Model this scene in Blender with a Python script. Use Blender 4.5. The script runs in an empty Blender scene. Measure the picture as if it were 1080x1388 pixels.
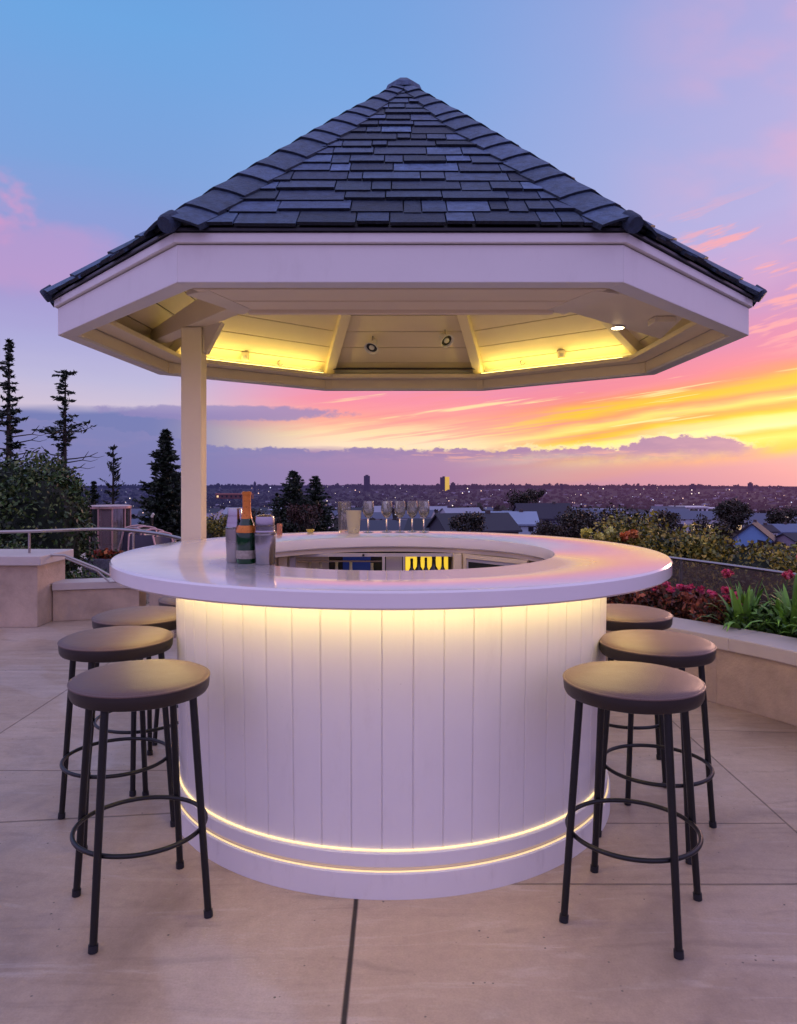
import bpy, bmesh, math, random
import numpy as np
from mathutils import Vector, Matrix
R = random.Random(7)
NR = np.random.default_rng(7)
C = bpy.context.scene.collection
SC = bpy.context.scene
PI = math.pi
CAMZ = 1.415
F = 1005.0
SUN_AZ, SUN_EL = 36.0, 4.0

# ------------------------------------------------------------------ node helper
class N:
    """tiny wrapper so shader maths reads like maths"""
    def __init__(s, nt, sock): s.nt, s.k = nt, sock
    def _m(s, op, *a, clamp=False):
        n = s.nt.nodes.new('ShaderNodeMath'); n.operation = op; n.use_clamp = clamp
        for i, v in enumerate((s,) + a):
            if isinstance(v, N): s.nt.links.new(v.k, n.inputs[i])
            else: n.inputs[i].default_value = v
        return N(s.nt, n.outputs[0])
    def __add__(s, o): return s._m('ADD', o)
    def __sub__(s, o): return s._m('SUBTRACT', o)
    def __mul__(s, o): return s._m('MULTIPLY', o)
    def __truediv__(s, o): return s._m('DIVIDE', o)
    def rsub(s, o): return (s * -1.0) + o
    def abs(s): return s._m('ABSOLUTE')
    def mn(s, o): return s._m('MINIMUM', o)
    def mx(s, o): return s._m('MAXIMUM', o)
    def lt(s, o): return s._m('LESS_THAN', o)
    def gt(s, o): return s._m('GREATER_THAN', o)
    def clamp(s): return s._m('ADD', 0.0, clamp=True)
    def sm(s, a, b):
        n = s.nt.nodes.new('ShaderNodeMapRange'); n.interpolation_type = 'SMOOTHSTEP'
        s.nt.links.new(s.k, n.inputs[0]); 
        lo, hi, t0, t1 = (a, b, 0.0, 1.0) if a < b else (b, a, 1.0, 0.0)
        n.inputs[1].default_value = lo; n.inputs[2].default_value = hi
        n.inputs[3].default_value = t0; n.inputs[4].default_value = t1
        return N(s.nt, n.outputs[0])
def comb(nt, x, y, z=0.0):
    n = nt.nodes.new('ShaderNodeCombineXYZ')
    for i, v in enumerate((x, y, z)):
        if isinstance(v, N): nt.links.new(v.k, n.inputs[i])
        else: n.inputs[i].default_value = v
    return n.outputs[0]
def noise(nt, vec, scale=1.0, detail=4.0, rough=0.5, dist=0.0):
    n = nt.nodes.new('ShaderNodeTexNoise')
    if vec is not None: nt.links.new(vec, n.inputs['Vector'])
    n.inputs['Scale'].default_value = scale; n.inputs['Detail'].default_value = detail
    n.inputs['Roughness'].default_value = rough; n.inputs['Distortion'].default_value = dist
    return N(nt, n.outputs[0])
def lin(c):
    return tuple(((v/255)/12.92 if v/255 <= .04045 else ((v/255+.055)/1.055)**2.4) for v in c) + (1.0,)
def ramp(nt, fac, stops, conv=True, interp='LINEAR'):
    n = nt.nodes.new('ShaderNodeValToRGB'); e = n.color_ramp.elements; n.color_ramp.interpolation = interp
    while len(e) > 1: e.remove(e[-1])
    for i, (p, c) in enumerate(stops):
        el = e[0] if i == 0 else e.new(p)
        el.position = p; el.color = lin(c) if conv else (tuple(c) + (1.0,))[:4]
    nt.links.new(fac.k, n.inputs[0]); return n.outputs[0]
def mix(nt, fac, a, b, mode='MIX'):
    n = nt.nodes.new('ShaderNodeMix'); n.data_type = 'RGBA'; n.blend_type = mode
    for sock, v in ((n.inputs[0], fac), (n.inputs[6], a), (n.inputs[7], b)):
        if isinstance(v, N): nt.links.new(v.k, sock)
        elif isinstance(v, bpy.types.NodeSocket): nt.links.new(v, sock)
        elif isinstance(v, (int, float)): sock.default_value = v
        else: sock.default_value = (tuple(v) + (1.0,))[:4]
    return n.outputs[2]

# ------------------------------------------------------------------ world
W = bpy.data.worlds.new("World"); SC.world = W; W.use_nodes = True
nt = W.node_tree; nt.nodes.clear()
out = nt.nodes.new('ShaderNodeOutputWorld'); bg = nt.nodes.new('ShaderNodeBackground')
tc = nt.nodes.new('ShaderNodeTexCoord'); sep = nt.nodes.new('ShaderNodeSeparateXYZ')
nt.links.new(tc.outputs['Generated'], sep.inputs[0])
dx, dy, dz = (N(nt, sep.outputs[i]) for i in range(3))
az = dx._m('ARCTAN2', dy) * (180/PI)
el = dz._m('ARCSINE') * (180/PI)
wv = comb(nt, az * .06, el * .35)
wn = noise(nt, wv, 1.0, 3, .55) - .5
wn2 = noise(nt, comb(nt, az * .22, el * 1.5, 3.0), 1.0, 4, .6) - .5
azc = az.mx(-60.0).mn(60.0)
elw = (el + wn * 1.6 + wn2 * .5)
def T(sock): return (sock / 40.0).clamp()
rL = ramp(nt, T(el + wn * 2.0), [(0, (116,122,178)), (4.3/40, (112,120,180)), (5.0/40, (205,190,214)), (7/40, (188,182,218)), (9.5/40, (172,168,216)), (12.5/40, (164,152,208)), (16/40, (146,152,212)), (21/40, (124,160,218)), (30/40, (108,164,224)), (1, (98,150,215))])
rM = ramp(nt, T(elw), [(0, (170,134,178)), (1.8/40, (166,132,178)), (2.2/40, (255,226,196)), (3.4/40, (255,218,172)), (4.4/40, (255,164,150)), (5.8/40, (246,140,166)), (7.5/40, (228,146,188)), (11/40, (186,158,212)), (17/40, (140,168,222)), (28/40, (118,164,224)), (1, (110,156,218))])
rR = ramp(nt, T(elw - (azc - 28.0) * .14), [(0, (186,130,168)), (1.2/40, (204,150,170)), (1.9/40, (255,190,90)), (2.7/40, (255,232,120)), (3.2/40, (250,200,90)), (3.6/40, (255,244,176)), (4.3/40, (255,238,140)), (4.6/40, (252,205,50)), (4.95/40, (244,160,90)), (5.4/40, (255,232,120)), (5.9/40, (240,150,110)), (6.4/40, (255,196,50)), (6.9/40, (254,186,60)), (7.4/40, (242,142,112)), (8.2/40, (238,128,152)), (9.8/40, (222,128,172)), (12/40, (198,140,194)), (14.5/40, (192,156,210)), (18/40, (190,172,222)), (24/40, (192,174,222)), (32/40, (188,168,218)), (1, (170,160,214))])
rB = ramp(nt, (el / 90.0).clamp(), [(0, (150,136,196)), (.12, (164,150,212)), (.4, (178,180,232)), (1, (160,180,236))])
col = mix(nt, az.sm(-19, -4), rL, rM)
hi = el.sm(9, 20)
col = mix(nt, az.sm(2, 15) * (hi.rsub(1.0)) + az.sm(-6, 44) * hi, col, rR)
# deeper blue zenith side drifting across upper middle, pink toward upper right
pk = az.sm(14, 30) * el.sm(8, 20)
col = mix(nt, pk * (noise(nt, comb(nt, az*.09 + el*.05, el*.16, 9.0), 1, 4, .5).sm(.42, .66)) * .55, col, lin((232,170,200)))
# small pink cumulus upper left and right
cn = noise(nt, comb(nt, az * .16, el * .22, 5.0), 1.0, 4, .58)
mL = (az + 28.5)._m('DIVIDE', 3.6); mE = (el - 18.3)._m('DIVIDE', 3.4)
blob = (mL*mL + mE*mE)
col = mix(nt, (blob + (cn - .5) * 5.0).sm(.7, -.3) * .7, col, lin((226,152,196)))
mL = (az + 27)._m('DIVIDE', 9.0); mE = (el - 14.5)._m('DIVIDE', 3.0)
col = mix(nt, ((mL*mL + mE*mE) + (cn - .5) * 2.0).sm(1.1, .2) * .5, col, lin((200,150,200)))
streak = noise(nt, comb(nt, az * .12, el * .75 - az * .16, 2.0), 1.0, 4, .62)
wnd = az.sm(17, 24) * el.sm(7.5, 10) * el.sm(20, 16)
col = mix(nt, streak.sm(.53, .62) * wnd * .8, col, lin((250,165,170)))
# thin bright and pink streaks inside the sunset band
st2 = noise(nt, comb(nt, az * .07, el * 2.1 - az * .27, 7.0), 1.0, 4, .62)
wnd = az.sm(-12, 2) * el.sm(2.2, 3) * el.sm(8.5, 6)
col = mix(nt, st2.sm(.5, .62) * wnd * az.sm(30, 10) * .6, col, lin((244,140,152)))
col = mix(nt, st2.sm(.42, .34) * wnd * .7, col, lin((255,240,170)))
# long purple cloud on the left and the bank above the skyline
en = noise(nt, comb(nt, az * .75, el * 1.3, 1.0), 1.0, 5, .64) - .5
en2 = noise(nt, comb(nt, az * .09, 0.0, 4.0), 1.0, 3, .5) - .5
cl = (az + 13.0)._m('DIVIDE', 9.5); ce = (el - 4.75 + en2*.5)._m('DIVIDE', .62)
wisp = (cl*cl + ce*ce + en * 1.8).sm(1.1, .5)
col = mix(nt, wisp * .8, col, lin((142,130,186)))
top = en2 * 1.3 + 2.15
bump = (az - 21.0)._m('DIVIDE', 4.6)
bump = ((bump * bump).rsub(1.0)).mx(0.0) * .85
top = top + bump + az.sm(-12, -26) * 1.9
edge = (top - el) + en * 1.7
right_end = az.sm(27.5, 24.5).mx(az.lt(-30.0))
bank = edge.sm(-.05, .16) * (el + en).sm(.5, 2.0) * right_end
rim = edge.sm(-.25, -.02) * edge.sm(.2, .0) * el.sm(1.5, 2.4) * right_end * az.sm(-8, 4)
ccol = mix(nt, az.sm(-20, 12), lin((120,124,182)), lin((160,124,172)))
ccol = mix(nt, (noise(nt, comb(nt, az*.35, el*1.4, 8.0), 1, 5, .6)).sm(.4, .7) * (az.sm(-14, 10) * .3 + .06), ccol, lin((200,150,180)))
col = mix(nt, bank, col, ccol)
col = mix(nt, rim * .75, col, lin((255,232,180)))
pp = noise(nt, comb(nt, az*.3, el*3.0, 12.0), 1.0, 4, .6).sm(.52, .62) * el.sm(.9, 1.4) * el.sm(2.1, 1.6) * az.sm(-4, 4) * az.sm(24, 17)
col = mix(nt, pp * .6, col, lin((244,176,160)))
haze = el.sm(1.9, .4)
hc = mix(nt, az.sm(-20, 20), lin((122,124,180)), lin((188,134,170)))
col = mix(nt, haze * .8, col, hc)
# the rest of the dome (behind the viewer)
col = mix(nt, (az.abs()).sm(40, 80), col, mix(nt, 1.0, rB, (1.66, 1.48, 1.56), 'MULTIPLY'))
zen = el.sm(36, 60)
col = mix(nt, zen, col, (.60, .56, .86))
sky = nt.nodes.new('ShaderNodeTexSky'); sky.sky_type = 'NISHITA'; sky.sun_disc = False
sky.sun_elevation = math.radians(SUN_EL); sky.sun_rotation = math.radians(SUN_AZ)
col = mix(nt, .01, col, sky.outputs[0], 'ADD')
nt.links.new(col, bg.inputs[0]); bg.inputs[1].default_value = 1.0
nt.links.new(bg.outputs[0], out.inputs[0])

# ------------------------------------------------------------------ materials
MATS = {}
def mat(name, color=(.5,.5,.5), rough=.5, metal=0.0, vary=.12, nscale=8.0, bump=0.0, bscale=60.0, attr=False,
        emit=None, estr=0.0, trans=0.0, ior=1.45, coat=0.0, haze=0.0, spec=None, alpha=1.0, sss=0, light=True, nodetail=5):
    m = bpy.data.materials.new(name); m.use_nodes = True; nt = m.node_tree
    b = nt.nodes['Principled BSDF']; tcn = nt.nodes.new('ShaderNodeTexCoord'); v = tcn.outputs['Object']
    n = noise(nt, v, nscale, nodetail, .6)
    base = tuple(color) + (1.0,)
    if attr:
        a = nt.nodes.new('ShaderNodeVertexColor'); a.layer_name = 'Col'; src = mix(nt, 1.0, base, a.outputs[0], 'MULTIPLY')
    else: src = base
    f = (n - .5) * (2*vary) + 1.0
    g = comb(nt, f, f, f)
    c = mix(nt, 1.0, src, g, 'MULTIPLY')
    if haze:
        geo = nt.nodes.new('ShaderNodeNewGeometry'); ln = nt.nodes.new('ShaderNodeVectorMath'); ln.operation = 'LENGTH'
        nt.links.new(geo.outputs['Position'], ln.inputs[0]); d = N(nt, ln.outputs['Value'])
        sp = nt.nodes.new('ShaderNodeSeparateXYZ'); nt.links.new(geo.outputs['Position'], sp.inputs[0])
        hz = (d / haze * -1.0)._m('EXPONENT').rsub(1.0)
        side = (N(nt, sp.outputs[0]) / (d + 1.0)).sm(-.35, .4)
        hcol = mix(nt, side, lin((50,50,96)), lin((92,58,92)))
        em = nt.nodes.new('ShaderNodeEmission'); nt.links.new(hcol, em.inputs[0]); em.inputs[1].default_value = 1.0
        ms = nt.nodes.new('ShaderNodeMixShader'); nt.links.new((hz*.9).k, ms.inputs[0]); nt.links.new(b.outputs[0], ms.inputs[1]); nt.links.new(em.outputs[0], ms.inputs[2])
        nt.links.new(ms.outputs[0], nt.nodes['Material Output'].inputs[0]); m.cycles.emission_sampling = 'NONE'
    nt.links.new(c, b.inputs['Base Color'])
    b.inputs['Metallic'].default_value = metal; b.inputs['IOR'].default_value = ior
    nt.links.new(((n - .5) * (.25 if rough > .1 else .04) + rough).clamp().k, b.inputs['Roughness'])
    b.inputs['Transmission Weight'].default_value = trans; b.inputs['Coat Weight'].default_value = coat
    b.inputs['Coat Roughness'].default_value = .08; b.inputs['Alpha'].default_value = alpha
    if spec is not None: b.inputs['Specular IOR Level'].default_value = spec
    if emit: b.inputs['Emission Color'].default_value = tuple(emit) + (1.0,); b.inputs['Emission Strength'].default_value = estr
    if bump:
        bn = nt.nodes.new('ShaderNodeBump'); bn.inputs['Strength'].default_value = bump; bn.inputs['Distance'].default_value = .01
        nt.links.new(noise(nt, v, bscale, 6, .65).k, bn.inputs['Height']); nt.links.new(bn.outputs[0], b.inputs['Normal'])
    if not light: m.cycles.emission_sampling = 'NONE'
    MATS[name] = m; return m
WHITE = mat('white_paint', (.76,.73,.70), .42, vary=.05, nscale=3, bump=.05, bscale=90)
WHITE_B = mat('cream_board', (.82,.71,.50), .5, vary=.06, nscale=5, bump=.08, bscale=70)
TAN = mat('cream_paint', (.80,.68,.50), .5, vary=.06, nscale=4, bump=.05)
TOP = mat('polished_stone', (.82,.77,.77), .17, vary=.035, nscale=2.2, coat=.6)
SLATE = mat('slate', (.060,.094,.158), .56, attr=True, vary=.9, nscale=30, bump=.9, bscale=70, spec=.35)
DARK = mat('dark_edge', (.012,.013,.018), .45)
BLACKM = mat('black_metal', (.012,.012,.013), .33, metal=.2, vary=.2, nscale=30, bump=.05)
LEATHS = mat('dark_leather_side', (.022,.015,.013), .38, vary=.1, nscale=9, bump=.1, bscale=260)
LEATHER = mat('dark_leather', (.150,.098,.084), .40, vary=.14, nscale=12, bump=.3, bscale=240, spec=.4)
STEEL = mat('steel', (.36,.34,.35), .2, metal=1.0, vary=.08)
STEELB = mat('brushed_steel', (.40,.36,.34), .3, metal=1.0, vary=.1)
GLASS = mat('clear_glass', (.98,.95,.85), .02, trans=.9, ior=1.47, vary=0)
PLASTIC = mat('frosted_plastic', (.85,.78,.5), .25, trans=.35, vary=.02)
LED = mat('led', (1,.8,.4), emit=(1.0,.76,.30), estr=32.0)
LEDC = mat('led_ceiling', (1,.8,.4), emit=(1.0,.77,.19), estr=18.0)
LED_FILL = mat('led_added_fill', (1,.8,.4), emit=(1.0,.76,.36), estr=120.0)
LEDB = mat('led_base', (1,.8,.4), emit=(1.0,.76,.36), estr=1.25)
LEDD = mat('led_line', (1,.8,.4), emit=(1.0,.74,.34), estr=.75)
BULB = mat('lamp_glow', (1,.8,.5), emit=(1.0,.76,.38), estr=45.0)
GREENG = mat('green_glass', (.006,.05,.016), .08, trans=.35, vary=.1, coat=.4)
ORANGE = mat('orange_foil', (.62,.19,.025), .3, vary=.25, nscale=60, metal=.3)
STONE = mat('limestone', (.47,.36,.27), .7, vary=.6, nscale=4, bump=.6, bscale=45, nodetail=9)
CAP = mat('coping_stone', (.52,.46,.42), .55, vary=.12, nscale=6, bump=.15, bscale=60)
SOIL = mat('soil', (.03,.022,.016), .9, vary=.4, nscale=14, bump=.6)
BARK = mat('bark', (.035,.026,.02), .9, vary=.4, nscale=30, bump=.4)
LEAF = mat('leaf', (1,1,1), .5, attr=True, vary=.25, nscale=3)
TINT = mat('tinted_glass', (.16,.12,.11), .05, vary=.05, alpha=.62, spec=.6)
CABG = mat('cabinet_glass', (.34,.24,.26), .06, vary=.1, alpha=.55)
PINKF = mat('rose_metal', (.55,.33,.30), .3, metal=.4, vary=.2)
CANVAS = mat('pale_canvas', (.55,.5,.38), .7, vary=.2, nscale=20)
GREY = mat('grey_panel', (.50,.46,.48), .45, vary=.05)
YEL = mat('backlit_panel', (.9,.7,.1), emit=(1.0,.66,.04), estr=.85, vary=.4, nscale=14)
BLUE = mat('blue_glow', (.02,.04,.2), emit=(.03,.10,.6), estr=.06)
INK = mat('dark_bottle', (.015,.02,.02), .12, coat=.4)
CLIP = mat('pale_label', (.6,.55,.45), .5)
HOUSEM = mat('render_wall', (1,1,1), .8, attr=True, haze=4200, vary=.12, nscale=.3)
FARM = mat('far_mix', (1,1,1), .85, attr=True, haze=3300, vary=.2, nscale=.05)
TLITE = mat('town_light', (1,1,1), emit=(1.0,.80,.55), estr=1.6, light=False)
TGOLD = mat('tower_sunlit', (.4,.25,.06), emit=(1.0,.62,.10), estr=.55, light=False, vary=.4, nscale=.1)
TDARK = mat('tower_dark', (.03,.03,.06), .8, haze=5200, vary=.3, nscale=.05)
FLOWR = mat('petal', (1,1,1), .55, attr=True, vary=.15)

# paving: big slabs with joints, stains and pits
def paving():
    m = bpy.data.materials.new('stone_paving'); m.use_nodes = True; nt = m.node_tree
    b = nt.nodes['Principled BSDF']; geo = nt.nodes.new('ShaderNodeNewGeometry'); P = geo.outputs['Position']
    sp = nt.nodes.new('ShaderNodeSeparateXYZ'); nt.links.new(P, sp.inputs[0]); x, y = N(nt, sp.outputs[0]), N(nt, sp.outputs[1])
    wob = (noise(nt, P, 1.3, 3, .5) - .5) * .012
    j = None
    def line(d, w, msk=None):
        nonlocal j
        v = (d + wob).abs().sm(w, w*.35)
        if msk is not None: v = v * msk
        j = v if j is None else j.mx(v)
    line(x + .142, .011, y.lt(2.6)); jj = j; j = None
    line(x + 2.19, .007); line(x - 1.58 + (y*-.0), .006, y.gt(2.57)); line(x - 3.6, .007); line(x + 4.3, .007)
    line(y - 2.57, .008, x.gt(.1)); line(y - 3.56, .007, x.lt(-.5)); line(y - 3.08 - (x+1.2)*.12, .009, x.lt(-.9) * x.gt(-2.19))
    line(y - 5.4, .007); line(y - .6, .008); line(y + 1.4, .008); line(y - 3.02, .006, x.gt(.5)*x.lt(1.58)); line(y-4.3+(x*.1), .005, x.gt(1.58))
    j = (j * .55).mx(jj)
    # slab-to-slab tone
    tone = (x.gt(-.142) * y.lt(2.57)) * .07 + x.lt(-2.19) * -.05 + x.gt(1.58)*y.gt(2.57) * .05
    big = noise(nt, P, .9, 5, .6, .8); fine = noise(nt, P, 28, 5, .7)
    mp = nt.nodes.new('ShaderNodeMapping'); nt.links.new(P, mp.inputs[0]); mp.inputs['Rotation'].default_value = (0, 0, .5); mp.inputs['Scale'].default_value = (1.0, 5.5, 1)
    sw = noise(nt, mp.outputs[0], 1.6, 6, .62, 1.2)
    v = nt.nodes.new('ShaderNodeTexVoronoi'); nt.links.new(P, v.inputs['Vector']); v.inputs['Scale'].default_value = 24; v.inputs['Randomness'].default_value = 1
    pits = N(nt, v.outputs['Distance']).sm(.11, .06) * noise(nt, P, 5, 2, .5).sm(.44, .62)
    c = ramp(nt, big, [(.28, (.27,.195,.145)), (.45, (.40,.295,.215)), (.6, (.465,.355,.265)), (.75, (.56,.45,.345))], conv=False)
    c = mix(nt, sw.sm(.54, .70) * .3, c, (.62,.53,.46)); c = mix(nt, sw.sm(.47, .28) * .35, c, (.19,.145,.12))
    pool = noise(nt, P, .55, 3, .5, 1.5); c = mix(nt, pool.sm(.56, .60) * .22, c, (.58,.52,.50)); c = mix(nt, pool.sm(.42, .38) * .25, c, (.22,.17,.15))
    scr = noise(nt, mp.outputs[0], 5.0, 3, .5, 3.0); c = mix(nt, ((scr - .5).abs().sm(.012, .0)) * big.sm(.5, .62) * .4, c, (.62,.56,.5))
    gr = noise(nt, P, 140, 2, .6)
    f = (fine - .5) * .42 + 1.0 + tone + (gr - .5) * .35
    c = mix(nt, 1.0, c, comb(nt, f, f, f), 'MULTIPLY'); c = mix(nt, pits * .9, c, (.07,.07,.06)); c = mix(nt, j, c, (.035,.026,.022))
    nt.links.new(c, b.inputs['Base Color'])
    nt.links.new(((sw - .5) * -.35 + .47 + j * .4).clamp().k, b.inputs['Roughness'])
    bn = nt.nodes.new('ShaderNodeBump'); bn.inputs['Strength'].default_value = .45; bn.inputs['Distance'].default_value = .01
    h = gr * .10 + fine * .2 + sw * .5 - pits * .5 - j * 1.6
    nt.links.new(h.k, bn.inputs['Height']); nt.links.new(bn.outputs[0], b.inputs['Normal']); return m
PAVE = paving()
def scuffs(m, amt):
    nt = m.node_tree; b = nt.nodes['Principled BSDF']; src = b.inputs['Base Color'].links[0].from_socket; geo = nt.nodes.new('ShaderNodeNewGeometry')
    mp = nt.nodes.new('ShaderNodeMapping'); nt.links.new(geo.outputs['Position'], mp.inputs[0]); mp.inputs['Scale'].default_value = (3,3,1)
    n1 = noise(nt, mp.outputs[0], 4, 6, .7); sp = nt.nodes.new('ShaderNodeSeparateXYZ'); nt.links.new(geo.outputs['Position'], sp.inputs[0]); z = N(nt, sp.outputs[2])
    low = z.sm(.3, .0) * .5 + .25
    v = nt.nodes.new('ShaderNodeTexVoronoi'); nt.links.new(geo.outputs['Position'], v.inputs['Vector']); v.inputs['Scale'].default_value = 17
    dots = N(nt, v.outputs['Distance']).sm(.05, .03) * noise(nt, geo.outputs['Position'], 3, 2, .5).sm(.5, .6)
    c = mix(nt, n1.sm(.52, .75) * low * amt, src, (.36,.31,.27)); c = mix(nt, dots * .6 * amt, c, (.2,.16,.14)); nt.links.new(c, b.inputs['Base Color'])
scuffs(WHITE, .35); scuffs(STONE, .8)

# ------------------------------------------------------------------ mesh builder
class MB:
    def __init__(s): s.v = []; s.f = []; s.c = []; s.m = []; s.sm = []
    def face(s, pts, col=(1,1,1), m=0, smooth=False):
        n = len(s.v); s.v += [tuple(p) for p in pts]; s.f.append(tuple(range(n, n+len(pts)))); s.c.append(col); s.m.append(m); s.sm.append(smooth)
    def hexa(s, p, col=(1,1,1), m=0):     # p: 4 bottom ccw + 4 top ccw
        n = len(s.v); s.v += [tuple(q) for q in p]
        for f in ((3,2,1,0),(4,5,6,7),(0,1,5,4),(1,2,6,5),(2,3,7,6),(3,0,4,7)):
            s.f.append(tuple(n+i for i in f)); s.c.append(col); s.m.append(m); s.sm.append(False)
    def box(s, x0, x1, y0, y1, z0, z1, **k):
        s.hexa([(x0,y0,z0),(x1,y0,z0),(x1,y1,z0),(x0,y1,z0),(x0,y0,z1),(x1,y0,z1),(x1,y1,z1),(x0,y1,z1)], **k)
    def beam(s, a, b, w, h, up=(0,0,1), **k):   # box from a to b, centre line
        a, b = Vector(a), Vector(b); d = (b-a).normalized(); u = Vector(up); sd = d.cross(u).normalized(); u = sd.cross(d).normalized()
        q = [(-1,-1),(1,-1),(1,1),(-1,1)]
        s.hexa([a + sd*(w/2*i) + u*(h/2*j) for i, j in q] + [b + sd*(w/2*i) + u*(h/2*j) for i, j in q], **k)
    def prism(s, poly, z0, z1, **k):
        n = len(poly); b = len(s.v); s.v += [(p[0],p[1],z0) for p in poly] + [(p[0],p[1],z1) for p in poly]
        fs = [tuple(b+i for i in reversed(range(n))), tuple(b+n+i for i in range(n))] + [(b+i, b+(i+1)%n, b+n+(i+1)%n, b+n+i) for i in range(n)]
        for f in fs: s.f.append(f); s.c.append(k.get('col',(1,1,1))); s.m.append(k.get('m',0)); s.sm.append(False)
    def lathe(s, prof, seg=32, c=(0,0,0), a0=0, a1=2*PI, smooth=True, col=(1,1,1), m=0):
        full = abs(a1-a0-2*PI) < 1e-6; ns = seg if full else seg+1; b = len(s.v)
        for i in range(ns):
            a = a0 + (a1-a0)*i/seg; ca, sa = math.cos(a), math.sin(a)
            s.v += [(c[0]+r*ca, c[1]+r*sa, c[2]+z) for r, z in prof]
        k = len(prof)
        for i in range(seg):
            i2 = (i+1) % ns
            for j in range(k-1):
                s.f.append((b+i*k+j, b+i2*k+j, b+i2*k+j+1, b+i*k+j+1)); s.c.append(col); s.m.append(m); s.sm.append(smooth)
    def tube(s, pts, r, seg=10, closed=False, caps=True, col=(1,1,1), m=0):
        P = [Vector(p) for p in pts]; n = len(P); b = len(s.v); rs = r if isinstance(r, (list, tuple)) else [r]*n
        prev = None
        for i, p in enumerate(P):
            if closed: t = (P[(i+1)%n] - P[i-1])
            else: t = P[min(i+1, n-1)] - P[max(i-1, 0)]
            t = t.normalized()
            if prev is None:
                u = t.cross(Vector((0,0,1)));  u = u if u.length > .1 else t.cross(Vector((1,0,0))); u.normalize()
            else: u = (prev - t*prev.dot(t)).normalized()
            prev = u; w = t.cross(u)
            for j in range(seg):
                a = 2*PI*j/seg; q = p + (u*math.cos(a) + w*math.sin(a))*rs[i]; s.v.append(tuple(q))
        for i in range(n if closed else n-1):
            i2 = (i+1) % n
            for j in range(seg):
                j2 = (j+1) % seg; s.f.append((b+i*seg+j, b+i*seg+j2, b+i2*seg+j2, b+i2*seg+j)); s.c.append(col); s.m.append(m); s.sm.append(True)
        if caps and not closed:
            s.f.append(tuple(b+j for j in reversed(range(seg)))); s.c.append(col); s.m.append(m); s.sm.append(False)
            s.f.append(tuple(b+(n-1)*seg+j for j in range(seg))); s.c.append(col); s.m.append(m); s.sm.append(False)
    def build(s, name, mats, parent=None, bevel=0.0, fix=True):
        me = bpy.data.meshes.new(name); me.from_pydata(s.v, [], s.f); mats = mats if isinstance(mats, (list, tuple)) else [mats]
        for m in mats: me.materials.append(m)
        me.polygons.foreach_set('material_index', s.m); me.polygons.foreach_set('use_smooth', s.sm)
        ca = me.color_attributes.new('Col', 'FLOAT_COLOR', 'CORNER')
        tot = np.array([len(f) for f in s.f]); cc = np.ones((len(s.f), 4)); cc[:, :3] = np.array(s.c)
        ca.data.foreach_set('color', np.repeat(cc, tot, axis=0).ravel().astype(np.float32))
        if fix:
            bm = bmesh.new(); bm.from_mesh(me); bmesh.ops.recalc_face_normals(bm, faces=bm.faces); bm.to_mesh(me); bm.free()
        me.update()
        if any(s.sm): me.set_sharp_from_angle(angle=math.radians(38))
        o = bpy.data.objects.new(name, me); C.objects.link(o)
        if parent: o.parent = parent
        if bevel:
            md = o.modifiers.new('bevel', 'BEVEL'); md.width = bevel; md.segments = 2; md.limit_method = 'ANGLE'; md.angle_limit = math.radians(40)
        return o
def tag(o, label=None, cat=None, group=None, kind=None):
    if label: o['label'] = label
    if cat: o['category'] = cat
    if group: o['group'] = group
    if kind: o['kind'] = kind
    return o
def empty(name, loc=(0,0,0), label=None, cat=None, group=None, rz=0):
    o = bpy.data.objects.new(name, None); C.objects.link(o); o.location = loc; o.rotation_euler.z = rz; o.empty_display_size = .1
    return tag(o, label, cat, group)
def dup(root, loc, rz, label, scale=None):
    r = root.copy(); C.objects.link(r); r.location = loc; r.rotation_euler.z = rz; r['label'] = label
    if scale: r.scale = scale
    for ch in list(root.children):
        c = ch.copy(); C.objects.link(c); c.parent = r
        for g in ch.children:
            d = g.copy(); C.objects.link(d); d.parent = c
    return r

def leaves(cent, rad, n, size, cols, squash=1.0, shell=.55, up=.0, seedcol=.35, aspect=.55, rng=NR, clumps=0, light=(0,0,1)):
    """numpy quads spread through ellipsoid(s); returns verts, colours"""
    cent = np.atleast_2d(np.array(cent, float)); rad = np.atleast_2d(np.array(rad, float))
    vol = rad.prod(axis=1)**(2/3); pick = rng.choice(len(cent), n, p=vol/vol.sum())
    d = rng.normal(size=(n,3)); d /= np.linalg.norm(d, axis=1)[:,None]
    rr = (shell + (1-shell)*rng.random(n))
    if clumps:
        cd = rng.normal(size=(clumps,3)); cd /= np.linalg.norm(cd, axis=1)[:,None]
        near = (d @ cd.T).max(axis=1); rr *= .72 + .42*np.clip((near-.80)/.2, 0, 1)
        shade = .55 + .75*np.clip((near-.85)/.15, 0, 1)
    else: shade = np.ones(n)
    p = cent[pick] + d*rr[:,None]*rad[pick]
    a = rng.normal(size=(n,3)) + d*.4; a[:,2] += up; a /= np.linalg.norm(a, axis=1)[:,None]
    b = np.cross(a, rng.normal(size=(n,3))); b /= np.linalg.norm(b, axis=1)[:,None]
    sz = size*(.6 + .8*rng.random(n))[:,None]
    q = np.stack([p - a*sz*.5, p + b*sz*aspect*.5, p + a*sz*.5, p - b*sz*aspect*.5], 1)
    cols = np.array(cols, float); c = cols[rng.integers(0, len(cols), n)]
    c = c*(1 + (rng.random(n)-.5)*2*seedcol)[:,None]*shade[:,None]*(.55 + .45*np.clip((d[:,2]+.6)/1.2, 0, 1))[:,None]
    return q, c
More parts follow.
